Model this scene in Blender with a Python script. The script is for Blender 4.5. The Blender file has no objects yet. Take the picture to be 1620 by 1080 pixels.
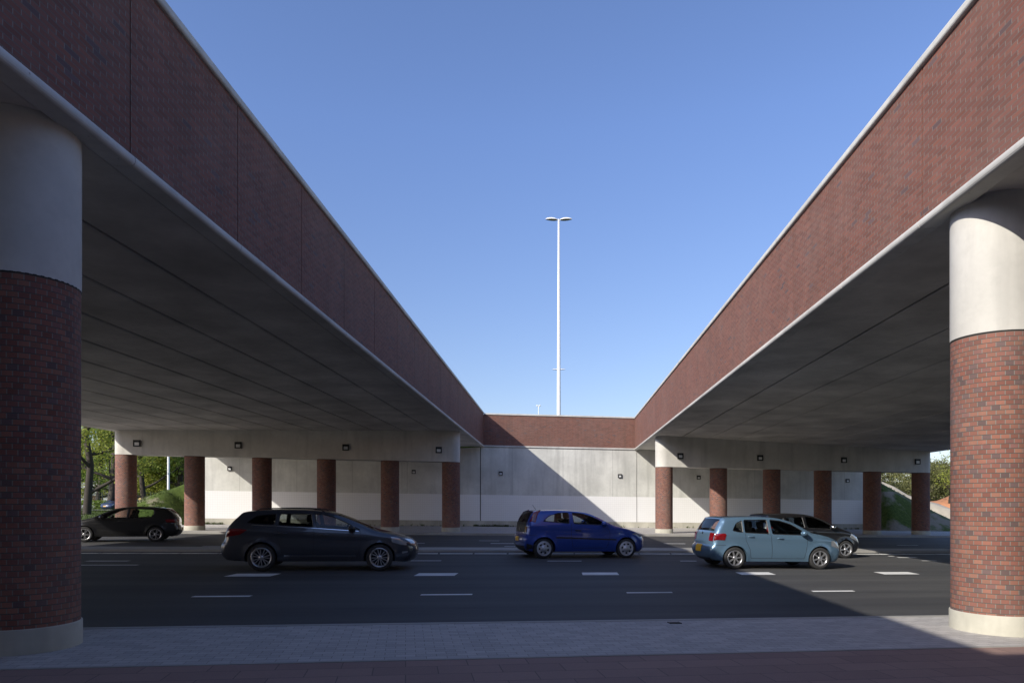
import bpy, bmesh, math, random
from mathutils import Vector, Matrix, noise
from mathutils.geometry import delaunay_2d_cdt

# ------------------------------------------------------------------ camera, sky, sun, exposure
SC = bpy.context.scene
COL = SC.collection
H = 1.66            # eye height above the road below the camera
SL = 0.0125         # the whole site falls gently to the right
cam_d = bpy.data.cameras.new("camera"); cam = bpy.data.objects.new("camera", cam_d); COL.objects.link(cam)
cam.location = (0, 0, H); cam.rotation_euler = (math.radians(90), 0, 0)
cam_d.sensor_width = 36; cam_d.lens = 24; cam_d.shift_y = 257 / 1620; cam_d.clip_end = 3000; cam_d.clip_start = .05
SC.camera = cam
SUN = Vector((.731, .682, -.565)).normalized()          # direction the light travels
elev = math.asin(-SUN.z); az = math.atan2(-SUN.x, -SUN.y)  # azimuth of the sun measured from +Y towards +X
wd = bpy.data.worlds.new("World"); SC.world = wd; wd.use_nodes = True
nt = wd.node_tree; nt.nodes.clear()
sky = nt.nodes.new('ShaderNodeTexSky'); sky.sky_type = 'NISHITA'; sky.sun_disc = False
sky.sun_elevation = elev; sky.sun_rotation = az; sky.altitude = 0; sky.air_density = .85; sky.dust_density = .8; sky.ozone_density = 4.0
bg = nt.nodes.new('ShaderNodeBackground'); bg.inputs['Strength'].default_value = .15
wo = nt.nodes.new('ShaderNodeOutputWorld')
tint = nt.nodes.new('ShaderNodeMix'); tint.data_type = 'RGBA'; tint.blend_type = 'MULTIPLY'; tint.inputs[0].default_value = 1
tint.inputs[7].default_value = (.87, .81, .88, 1); nt.links.new(sky.outputs[0], tint.inputs[6])
tc = nt.nodes.new('ShaderNodeTexCoord'); sx = nt.nodes.new('ShaderNodeSeparateXYZ'); nt.links.new(tc.outputs['Generated'], sx.inputs[0])
mr = nt.nodes.new('ShaderNodeMapRange'); mr.inputs[1].default_value = .12; mr.inputs[2].default_value = .48; nt.links.new(sx.outputs[2], mr.inputs[0])
low = nt.nodes.new('ShaderNodeMix'); low.data_type = 'RGBA'; low.inputs[6].default_value = (.86, .77, .66, 1); low.inputs[7].default_value = (1, 1, 1, 1); nt.links.new(mr.outputs[0], low.inputs[0])
mu = nt.nodes.new('ShaderNodeMix'); mu.data_type = 'RGBA'; mu.blend_type = 'MULTIPLY'; mu.inputs[0].default_value = 1
nt.links.new(tint.outputs[2], mu.inputs[6]); nt.links.new(low.outputs[2], mu.inputs[7]); nt.links.new(mu.outputs[2], bg.inputs[0]); nt.links.new(bg.outputs[0], wo.inputs[0])
sd = bpy.data.lights.new("sun", 'SUN'); sd.energy = 3.25; sd.angle = math.radians(.5); sd.color = (1, .94, .85)
so = bpy.data.objects.new("sun", sd); COL.objects.link(so)
so.rotation_euler = SUN.to_track_quat('-Z', 'Y').to_euler(); so.location = (-30, -30, 40)
SC.view_settings.view_transform = 'Standard'; SC.view_settings.look = 'None'; SC.view_settings.gamma = 1
SC.view_settings.exposure = .85
SC.cycles.max_bounces = 8; SC.cycles.diffuse_bounces = 6; SC.cycles.transparent_max_bounces = 12

# ------------------------------------------------------------------ helpers
def tag(o, label=None, cat=None, group=None, kind=None):
    if label: o['label'] = label
    if cat: o['category'] = cat
    if group: o['group'] = group
    if kind: o['kind'] = kind
    return o

def empty(name, loc=(0, 0, 0), rot=(0, 0, 0)):
    o = bpy.data.objects.new(name, None); COL.objects.link(o)
    o.empty_display_size = .3; o.location = loc; o.rotation_euler = rot
    return o

class MB:
    def __init__(s): s.v = []; s.f = []; s.uv = {}; s.m = []; s.sm = []; s.cur = 0; s.smooth = False
    def face(s, pts, uv=None):
        n = len(s.v); s.v += [tuple(p) for p in pts]; s.f.append(tuple(range(n, n + len(pts))))
        if uv: s.uv[len(s.f) - 1] = uv
        s.m.append(s.cur); s.sm.append(s.smooth)
    def grid(s, rows, closed=False, flip=False):
        n = len(s.v); R = len(rows); C = len(rows[0])
        for r in rows: s.v += [tuple(p) for p in r]
        for i in range(R - 1):
            for j in range(C if closed else C - 1):
                j2 = (j + 1) % C
                q = (n + i * C + j, n + i * C + j2, n + (i + 1) * C + j2, n + (i + 1) * C + j)
                s.f.append(q[::-1] if flip else q); s.m.append(s.cur); s.sm.append(s.smooth)
    def hexa(s, b, t):          # bottom 4 pts ccw, top 4 pts ccw
        n = len(s.v); s.v += [tuple(p) for p in list(b) + list(t)]
        for q in ((3, 2, 1, 0), (4, 5, 6, 7), (0, 1, 5, 4), (1, 2, 6, 5), (2, 3, 7, 6), (3, 0, 4, 7)):
            s.f.append(tuple(n + i for i in q)); s.m.append(s.cur); s.sm.append(s.smooth)
    def box(s, c, d, ax=None, ay=None):
        c = Vector(c); ax = Vector(ax or (1, 0, 0)); ay = Vector(ay or (0, 1, 0)); az_ = ax.cross(ay)
        P = [c + ax * sx * d[0] / 2 + ay * sy * d[1] / 2 + az_ * sz * d[2] / 2 for sz in (-1, 1) for sx, sy in ((-1, -1), (1, -1), (1, 1), (-1, 1))]
        s.hexa(P[:4], P[4:])
    def tube(s, pts, rads, n=8, caps=True):
        pts = [Vector(p) for p in pts]; rows = []
        up = Vector((0, 0, 1))
        for i, p in enumerate(pts):
            d = (pts[min(i + 1, len(pts) - 1)] - pts[max(i - 1, 0)]).normalized()
            a = d.cross(up if abs(d.z) < .9 else Vector((1, 0, 0))).normalized(); b = d.cross(a)
            rows.append([p + (a * math.cos(2 * math.pi * k / n) + b * math.sin(2 * math.pi * k / n)) * rads[i] for k in range(n)])
        sm = s.smooth; s.smooth = True; s.grid(rows, closed=True, flip=False); s.smooth = sm
        if caps: s.face(rows[0]); s.face(rows[-1][::-1])
    def build(s, name, mats, parent=None, fix=False):
        me = bpy.data.meshes.new(name); me.from_pydata(s.v, [], s.f)
        for m in (mats if isinstance(mats, (list, tuple)) else [mats]): me.materials.append(m)
        me.polygons.foreach_set('material_index', s.m); me.polygons.foreach_set('use_smooth', s.sm)
        if s.uv:
            L = me.uv_layers.new(name='UVMap').data
            for fi, uv in s.uv.items():
                for k, li in enumerate(me.polygons[fi].loop_indices): L[li].uv = uv[k]
        me.update()
        if fix:
            b = bmesh.new(); b.from_mesh(me); bmesh.ops.remove_doubles(b, verts=b.verts, dist=1e-5)
            bmesh.ops.recalc_face_normals(b, faces=b.faces); b.to_mesh(me); b.free()
        o = bpy.data.objects.new(name, me); COL.objects.link(o)
        if parent: o.parent = parent
        return o

def kids(o): return [c for c in bpy.data.objects if c.parent == o]
def copy_tree(o, parent=None):
    c = o.copy(); COL.objects.link(c); c.parent = parent
    for ch in kids(o):
        copy_tree(ch, c)
    return c

# ------------------------------------------------------------------ materials
def mat(name, col=(.5, .5, .5), rough=.6, metal=0, coat=0, spec=.5, emis=None):
    m = bpy.data.materials.new(name); m.use_nodes = True
    b = m.node_tree.nodes['Principled BSDF']
    b.inputs['Base Color'].default_value = (*col, 1); b.inputs['Roughness'].default_value = rough
    b.inputs['Metallic'].default_value = metal; b.inputs['Coat Weight'].default_value = coat
    b.inputs['Coat Roughness'].default_value = .04
    b.inputs['Specular IOR Level'].default_value = spec
    return m
def N(m, t, **kw):
    n = m.node_tree.nodes.new(t)
    for k, v in kw.items(): setattr(n, k, v)
    return n
def LK(m, a, b): m.node_tree.links.new(a, b)
def mth(m, op, a, b=None, c=None):
    n = N(m, 'ShaderNodeMath', operation=op)
    for i, x in enumerate((a, b, c)):
        if x is None: continue
        if isinstance(x, (int, float)): n.inputs[i].default_value = x
        else: LK(m, x, n.inputs[i])
    return n.outputs[0]
def mixc(m, f, a, b, mode='MIX'):
    n = N(m, 'ShaderNodeMix', data_type='RGBA', blend_type=mode)
    for idx, x in ((0, f), (6, a), (7, b)):
        if isinstance(x, (int, float)): n.inputs[idx].default_value = x
        elif isinstance(x, tuple): n.inputs[idx].default_value = (*x, 1)
        else: LK(m, x, n.inputs[idx])
    return n.outputs[2]
def ramp(m, fac, stops, interp='LINEAR'):
    n = N(m, 'ShaderNodeValToRGB'); n.color_ramp.interpolation = interp
    e = n.color_ramp.elements
    while len(e) < len(stops): e.new(.5)
    for i, (p, c) in enumerate(stops):
        e[i].position = p; e[i].color = (*c, 1) if isinstance(c, tuple) else (c, c, c, 1)
    LK(m, fac, n.inputs[0]); return n.outputs[0]
def noisef(m, vec, scale, detail=4, rough=.55):
    n = N(m, 'ShaderNodeTexNoise'); n.inputs['Scale'].default_value = scale; n.inputs['Detail'].default_value = detail
    n.inputs['Roughness'].default_value = rough
    if vec is not None: LK(m, vec, n.inputs['Vector'])
    return n.outputs[0]
def bump(m, h, strength, dist=.01):
    n = N(m, 'ShaderNodeBump'); n.inputs['Strength'].default_value = strength; n.inputs['Distance'].default_value = dist
    LK(m, h, n.inputs['Height']); LK(m, n.outputs[0], m.node_tree.nodes['Principled BSDF'].inputs['Normal'])
def scalev(m, vec, s):
    n = N(m, 'ShaderNodeMapping'); n.inputs['Scale'].default_value = s; LK(m, vec, n.inputs['Vector']); return n.outputs[0]

def brick_mat(name, BL, BH, tones, mortar, joint=.010, jv=None, dirt=.25, hj=.9):
    """bond pattern laid out in metres on the UVs"""
    m = mat(name, rough=.85, spec=.3); P = m.node_tree.nodes['Principled BSDF']
    uv = N(m, 'ShaderNodeUVMap').outputs[0]; sp = N(m, 'ShaderNodeSeparateXYZ'); LK(m, uv, sp.inputs[0])
    v = mth(m, 'DIVIDE', sp.outputs[1], BH); row = mth(m, 'FLOOR', v)
    wn0 = N(m, 'ShaderNodeTexWhiteNoise', noise_dimensions='1D'); LK(m, row, wn0.inputs['W'])
    off = mth(m, 'ADD', mth(m, 'MULTIPLY', mth(m, 'MODULO', mth(m, 'ABSOLUTE', row), 2.0), .5), mth(m, 'MULTIPLY', wn0.outputs[0], .06))
    u = mth(m, 'ADD', mth(m, 'DIVIDE', sp.outputs[0], BL), off); cell = mth(m, 'FLOOR', u)
    fu = mth(m, 'FRACT', u); fv = mth(m, 'FRACT', v)
    cb = N(m, 'ShaderNodeCombineXYZ'); LK(m, cell, cb.inputs[0]); LK(m, row, cb.inputs[1])
    wn = N(m, 'ShaderNodeTexWhiteNoise', noise_dimensions='2D'); LK(m, cb.outputs[0], wn.inputs['Vector'])
    c = ramp(m, wn.outputs[0], tones, 'CONSTANT')
    hs = N(m, 'ShaderNodeHueSaturation'); LK(m, c, hs.inputs['Color'])
    LK(m, mth(m, 'ADD', mth(m, 'MULTIPLY', N_sep(m, wn.outputs[1]), .34), .76), hs.inputs['Value'])
    obj = N(m, 'ShaderNodeTexCoord').outputs['Object']
    big = noisef(m, obj, .8, 3); fine = noisef(m, obj, 60, 3)
    c2 = mixc(m, mth(m, 'MULTIPLY', fine, .35), hs.outputs[0], (.10, .07, .06))
    ju = mth(m, 'LESS_THAN', mth(m, 'MINIMUM', fu, mth(m, 'SUBTRACT', 1.0, fu)), (jv or joint) / BL / 2)
    jh = mth(m, 'LESS_THAN', mth(m, 'MINIMUM', fv, mth(m, 'SUBTRACT', 1.0, fv)), joint / BH / 2)
    mort = mth(m, 'MAXIMUM', ju, jh)
    c2b = mixc(m, mth(m, 'MULTIPLY', jh, hj), mortar, tuple(x * .35 for x in mortar))  # bed joints coloured darker, standing in for shade in the recess
    c3 = mixc(m, mort, c2, c2b)
    c4 = mixc(m, ramp(m, big, [(.35, 0.), (.75, 1.)]), c3, tuple([.30, .25, .22]), 'MIX')
    n = c4.node; n.inputs[0].default_value = 0
    f = mth(m, 'MULTIPLY', ramp(m, big, [(.45, 0.), (.8, 1.)]), dirt); LK(m, f, n.inputs[0])
    st = noisef(m, scalev(m, obj, (2.2, 2.2, .18)), 1.3, 4); c5 = mixc(m, mth(m, 'MULTIPLY', ramp(m, st, [(.48, 0.), (.75, 1.)]), .35), c4, (.11, .07, .055))
    LK(m, c5, P.inputs['Base Color'])
    hgt = mth(m, 'ADD', mth(m, 'MULTIPLY', mth(m, 'SUBTRACT', 1.0, mort), 1.0), mth(m, 'MULTIPLY', fine, .4))
    bump(m, hgt, .55, .006)
    return m
def N_sep(m, c):
    s = N(m, 'ShaderNodeSeparateColor'); LK(m, c, s.inputs[0]); return s.outputs[1]

TONES = [(0., (.25, .095, .066)), (.2, (.25, .098, .072)), (.4, (.30, .125, .085)), (.55, (.26, .11, .085)),
         (.66, (.22, .10, .085)), (.76, (.31, .14, .095)), (.84, (.15, .095, .09)), (.93, (.28, .115, .08))]
TONES_W = [(0., (.225, .085, .06)), (.25, (.205, .08, .057)), (.45, (.235, .092, .065)), (.65, (.215, .086, .064)),
           (.85, (.24, .09, .06)), (.975, (.14, .085, .085))]
M = {}
M['brick_col'] = brick_mat('column_brick', .096, .0605, TONES, (.20, .19, .165), .010, .009, .2)
M['brick_wall'] = brick_mat('parapet_brick', .218, .0605, TONES_W, (.205, .185, .16), .010, .011, .12, .6)

def concrete(name, col, var=.22, streak=.0, rough=.8, seams=None, grime=0.):
    m = mat(name, col, rough, spec=.35); P = m.node_tree.nodes['Principled BSDF']
    g = N(m, 'ShaderNodeTexCoord').outputs['Object']
    a = noisef(m, g, .55, 5, .6); b = noisef(m, g, 7, 5, .65); c = noisef(m, scalev(m, g, (1.6, 1.6, .16)), 1.5, 4)
    dk = tuple(x * (1 - var) for x in col); lt = tuple(min(1, x * (1 + var * .5)) for x in col)
    cc = mixc(m, ramp(m, a, [(.3, 0.), (.7, 1.)]), dk, lt)
    cc = mixc(m, mth(m, 'MULTIPLY', ramp(m, b, [(.45, 0.), (.75, 1.)]), .22), cc, tuple(x * .6 for x in col))
    if streak: cc = mixc(m, mth(m, 'MULTIPLY', ramp(m, c, [(.5, 0.), (.72, 1.)]), streak), cc, tuple(x * .55 for x in col))
    vo = N(m, 'ShaderNodeTexVoronoi'); vo.inputs['Scale'].default_value = 3.1; LK(m, g, vo.inputs['Vector'])
    pit = mth(m, 'LESS_THAN', vo.outputs['Distance'], .035)
    cc = mixc(m, mth(m, 'MULTIPLY', pit, .6), cc, tuple(x * .3 for x in col))
    if seams:
        uv = N(m, 'ShaderNodeUVMap').outputs[0]; sp = N(m, 'ShaderNodeSeparateXYZ'); LK(m, uv, sp.inputs[0])
        fu = mth(m, 'FRACT', mth(m, 'DIVIDE', sp.outputs[0], seams))
        pn = mth(m, 'FLOOR', mth(m, 'DIVIDE', sp.outputs[0], seams))
        wn = N(m, 'ShaderNodeTexWhiteNoise', noise_dimensions='1D'); LK(m, pn, wn.inputs['W'])
        cc = mixc(m, mth(m, 'MULTIPLY', wn.outputs[0], .22), cc, dk)
        ln = mth(m, 'LESS_THAN', fu, .04 / seams)
        cc = mixc(m, mth(m, 'MULTIPLY', ln, .45), cc, tuple(x * .45 for x in col))
    LK(m, cc, P.inputs['Base Color']); bump(m, mth(m, 'ADD', b, mth(m, 'MULTIPLY', pit, -1.5)), .12, .01)
    return m
M['conc'] = concrete('pale_concrete', (.565, .55, .50), .2, .42)
M['soffit'] = concrete('soffit_concrete', (.60, .575, .525), .34, .0)
M['wallc'] = concrete('wall_concrete', (.60, .60, .55), .26, .5, seams=3.6)
M['cope'] = concrete('coping_concrete', (.56, .55, .51), .22, .4)
M['plinth'] = concrete('plinth_concrete', (.50, .48, .40), .4, .6)
M['joint'] = mat('joint_rubber', (.03, .03, .03), .9)

def tilemat():
    m = mat('white_tile', (.74, .74, .73), .35); P = m.node_tree.nodes['Principled BSDF']
    uv = N(m, 'ShaderNodeUVMap').outputs[0]; sp = N(m, 'ShaderNodeSeparateXYZ'); LK(m, uv, sp.inputs[0])
    s = .15
    fu = mth(m, 'FRACT', mth(m, 'DIVIDE', sp.outputs[0], s)); fv = mth(m, 'FRACT', mth(m, 'DIVIDE', sp.outputs[1], s))
    g = mth(m, 'MAXIMUM', mth(m, 'LESS_THAN', fu, .07), mth(m, 'LESS_THAN', fv, .07))
    ob = N(m, 'ShaderNodeTexCoord').outputs['Object']; nn = noisef(m, ob, .9, 4)
    c = mixc(m, g, (.80, .80, .785), (.66, .66, .64)); c = mixc(m, mth(m, 'MULTIPLY', nn, .25), c, (.55, .54, .50))
    LK(m, c, P.inputs['Base Color']); bump(m, mth(m, 'SUBTRACT', 1.0, g), .3, .003); return m
M['tile'] = tilemat()

def asphalt():
    m = mat('asphalt', (.05, .05, .05), .75, spec=.4); P = m.node_tree.nodes['Principled BSDF']
    g = N(m, 'ShaderNodeTexCoord').outputs['Object']
    rot = N(m, 'ShaderNodeMapping'); rot.inputs['Rotation'].default_value = (0, 0, -math.atan(.156)); LK(m, g, rot.inputs[0])
    lane = noisef(m, scalev(m, rot.outputs[0], (.03, .9, 1)), 1.2, 4); big = noisef(m, g, .25, 4); fine = noisef(m, g, 90, 3, .7); mid = noisef(m, g, 9, 4)
    c = mixc(m, ramp(m, lane, [(.3, 0.), (.7, 1.)]), (.034, .034, .035), (.078, .076, .072))
    c = mixc(m, mth(m, 'MULTIPLY', ramp(m, big, [(.4, 0.), (.7, 1.)]), .35), c, (.033, .033, .034))
    c = mixc(m, mth(m, 'MULTIPLY', ramp(m, fine, [(.55, 0.), (.75, 1.)]), .5), c, (.12, .115, .11))
    c = mixc(m, mth(m, 'MULTIPLY', ramp(m, mid, [(.6, 0.), (.8, 1.)]), .25), c, (.028, .028, .028))
    LK(m, c, P.inputs['Base Color']); sp = N(m, 'ShaderNodeSeparateXYZ'); LK(m, rot.outputs[0], sp.inputs[0])
    wob = mth(m, 'ADD', sp.outputs[1], mth(m, 'MULTIPLY', noisef(m, rot.outputs[0], 1.1, 4), .10))
    seam = mth(m, 'LESS_THAN', mth(m, 'FRACT', mth(m, 'DIVIDE', wob, 3.55)), .0035)
    c = mixc(m, mth(m, 'MULTIPLY', seam, .6), c, (.02, .02, .02))
    oil = noisef(m, scalev(m, rot.outputs[0], (.5, 1.6, 1)), .9, 3); c = mixc(m, mth(m, 'MULTIPLY', ramp(m, oil, [(.62, 0.), (.72, 1.)]), .4), c, (.022, .022, .023))
    LK(m, c, P.inputs['Base Color']); bump(m, fine, .35, .004)
    return m
M['asphalt'] = asphalt()

def paver(name, w, h, c1, c2, jc, joint=.006, ang=math.atan(.156)):
    m = mat(name, c1, .8, spec=.35); P = m.node_tree.nodes['Principled BSDF']
    g = N(m, 'ShaderNodeTexCoord').outputs['Object']
    mp = N(m, 'ShaderNodeMapping'); mp.inputs['Rotation'].default_value = (0, 0, -ang); LK(m, g, mp.inputs[0])
    sp = N(m, 'ShaderNodeSeparateXYZ'); LK(m, mp.outputs[0], sp.inputs[0])
    v = mth(m, 'DIVIDE', sp.outputs[1], h); row = mth(m, 'FLOOR', v)
    u = mth(m, 'ADD', mth(m, 'DIVIDE', sp.outputs[0], w), mth(m, 'MULTIPLY', mth(m, 'MODULO', mth(m, 'ABSOLUTE', row), 2.), .5))
    cell = mth(m, 'FLOOR', u); fu = mth(m, 'FRACT', u); fv = mth(m, 'FRACT', v)
    cb = N(m, 'ShaderNodeCombineXYZ'); LK(m, cell, cb.inputs[0]); LK(m, row, cb.inputs[1])
    wn = N(m, 'ShaderNodeTexWhiteNoise', noise_dimensions='2D'); LK(m, cb.outputs[0], wn.inputs['Vector'])
    j = mth(m, 'MAXIMUM', mth(m, 'LESS_THAN', mth(m, 'MINIMUM', fu, mth(m, 'SUBTRACT', 1., fu)), joint / w / 2),
            mth(m, 'LESS_THAN', mth(m, 'MINIMUM', fv, mth(m, 'SUBTRACT', 1., fv)), joint / h / 2))
    nz = noisef(m, g, 3, 5); fn = noisef(m, g, 120, 2)
    c = mixc(m, wn.outputs[0], c1, c2); c = mixc(m, mth(m, 'MULTIPLY', nz, .5), c, tuple(x * .7 for x in c1))
    c = mixc(m, mth(m, 'MULTIPLY', ramp(m, fn, [(.5, 0.), (.7, 1.)]), .25), c, tuple(min(1, x * 1.5) for x in c2))
    c = mixc(m, mth(m, 'MULTIPLY', j, .75), c, jc); LK(m, c, P.inputs['Base Color'])
    bump(m, mth(m, 'SUBTRACT', 1., j), .5, .004); return m
M['paver_grey'] = paver('grey_block_paving', .21, .105, (.38, .36, .335), (.50, .475, .44), (.11, .105, .10))
M['paver_red'] = paver('red_slab_paving', .60, .30, (.25, .165, .14), (.31, .205, .17), (.10, .08, .07), .010)
M['kerb'] = concrete('kerb_concrete', (.34, .33, .30), .2, .2)
M['white_line'] = concrete('road_marking', (.70, .70, .67), .3)

def terrainmat():
    m = mat('verge', (.1, .14, .04), .95, spec=.2); P = m.node_tree.nodes['Principled BSDF']
    g = N(m, 'ShaderNodeTexCoord').outputs['Object']
    a = noisef(m, g, .35, 6, .65); b = noisef(m, g, 4, 6, .7); c3 = noisef(m, g, 25, 3)
    c = mixc(m, ramp(m, b, [(.35, 0.), (.65, 1.)]), (.055, .085, .018), (.13, .17, .035))
    c = mixc(m, ramp(m, a, [(.5, 0.), (.62, 1.)]), c, (.16, .15, .07))
    c = mixc(m, mth(m, 'MULTIPLY', c3, .5), c, (.04, .06, .015))
    LK(m, c, P.inputs['Base Color']); bump(m, b, .8, .05); return m
M['grass'] = terrainmat()
def bankmat(name, bare):
    m = mat(name, (.1, .14, .04), .95, spec=.2); P = m.node_tree.nodes['Principled BSDF']
    g = N(m, 'ShaderNodeTexCoord').outputs['Object']
    a = noisef(m, g, .45, 5, .6); b = noisef(m, g, 5, 6, .7)
    c = mixc(m, ramp(m, b, [(.35, 0.), (.65, 1.)]), (.045, .068, .014), (.085, .12, .024))
    soil = mixc(m, b, (.17, .145, .105), (.27, .24, .18))
    sp = N(m, 'ShaderNodeSeparateXYZ'); LK(m, g, sp.inputs[0])
    right = mth(m, 'MULTIPLY', mth(m, 'MULTIPLY', mth(m, 'GREATER_THAN', sp.outputs[0], 24.), mth(m, 'LESS_THAN', sp.outputs[2], 2.6)), .11)
    c = mixc(m, ramp(m, mth(m, 'ADD', a, right), [(bare, 0.), (bare + .1, 1.)]), c, soil)
    LK(m, c, P.inputs['Base Color']); bump(m, b, .9, .06); return m
M['bank_l'] = bankmat('grassy_bank', .58); M['bank_r'] = bankmat('patchy_bank', .47)
M['sand'] = concrete('sand', (.42, .37, .28), .25)
M['path'] = concrete('path_paving', (.30, .29, .27), .15)
M['orange'] = concrete('orange_earth', (.42, .19, .09), .3)

M['dark_metal'] = mat('dark_metal', (.03, .032, .035), .45, .6)
M['lens'] = mat('pale_lens', (.62, .63, .62), .25)
M['galv'] = mat('painted_pole', (.74, .75, .76), .4)
M['black'] = mat('matt_black', (.012, .012, .013), .7)

# ------------------------------------------------------------------ site geometry
CS = .156                                   # the cross direction: every cross line is Y = c + CS * X
UX = Vector((1, CS, 0)).normalized()
def gz(x, y=0): return -SL * max(-45, min(45, x))
def px_plane(px, W, z_px=None):
    t = (px - 810) / 1080; Y = W / (1 - CS * t); X = t * Y
    return (X, Y) if z_px is None else (X, Y, (797 - z_px) / 1080 * Y + H)
def gp(px, py, lift=0.):                    # a spot on the sloping road
    t = (px - 810) / 1080; v = (py - 797) / 1080
    Y = (H - lift) / (v - SL * t); return Vector((t * Y, Y, gz(t * Y) + lift))

WF, WB = 47.3, -1.4                          # far and near abutment wall faces
DK = {-1: dict(k=.063, o=4.874, nz=4.05, nb=3.92, soff=lambda o: 3.97 - .0135 * (o - 5.08), out=22.7, top=6.32, j0=6.62, jd=1.53, y0=7.93),
      1: dict(k=.0778, o=4.925, nz=3.968, nb=3.84, soff=lambda o: 3.885 - .042 * (o - 5.7), out=22.6, top=6.215, j0=6.72, jd=1.56, y0=9.52)}
YB, YE = -1.4, 47.3
def P(s, o, y, z): return Vector((s * o + DK[s]['k'] * y, y, z + H))
def Yw(s, o, W): return (W + CS * s * o) / (1 - CS * DK[s]['k'])
def prism(mb, s, prof, y0, y1, uvs=False, W0=None, W1=None):
    """profile [(o,z)] swept along the deck of side s; ends cut square or on the cross lines W0/W1"""
    A = [P(s, o, Yw(s, o, W0) if W0 is not None else y0, z) for o, z in prof]
    B = [P(s, o, Yw(s, o, W1) if W1 is not None else y1, z) for o, z in prof]
    n = len(prof)
    for i in range(n):
        j = (i + 1) % n
        q = [A[i], A[j], B[j], B[i]]
        if s > 0: q = q[::-1]
        L = ((prof[i][0] - prof[j][0]) ** 2 + (prof[i][1] - prof[j][1]) ** 2) ** .5
        if abs(prof[i][0] - prof[j][0]) < .1:
            uv = [(p.y, p.z) for p in q]
        else: uv = [(p.y, p.x) for p in q]
        mb.face(q, uv)
    mb.face(A[::-1] if s < 0 else A, [(p.x, p.z) for p in (A[::-1] if s < 0 else A)])
    mb.face(B if s < 0 else B[::-1], [(p.x, p.z) for p in (B if s < 0 else B[::-1])])

def round_prof(o0, o1, z0, z1, r=.035, n=4):
    """rectangle whose front (o0) corners are rounded"""
    pts = [(o1, z0)]
    for k in range(n + 1):
        a = math.pi / 2 * k / n; pts.append((o0 + r - r * math.sin(a), z0 + r - r * math.cos(a)))
    for k in range(n + 1):
        a = math.pi / 2 * k / n; pts.append((o0 + r - r * math.cos(a), z1 - r + r * math.sin(a)))
    pts.append((o1, z1)); return pts

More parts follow.
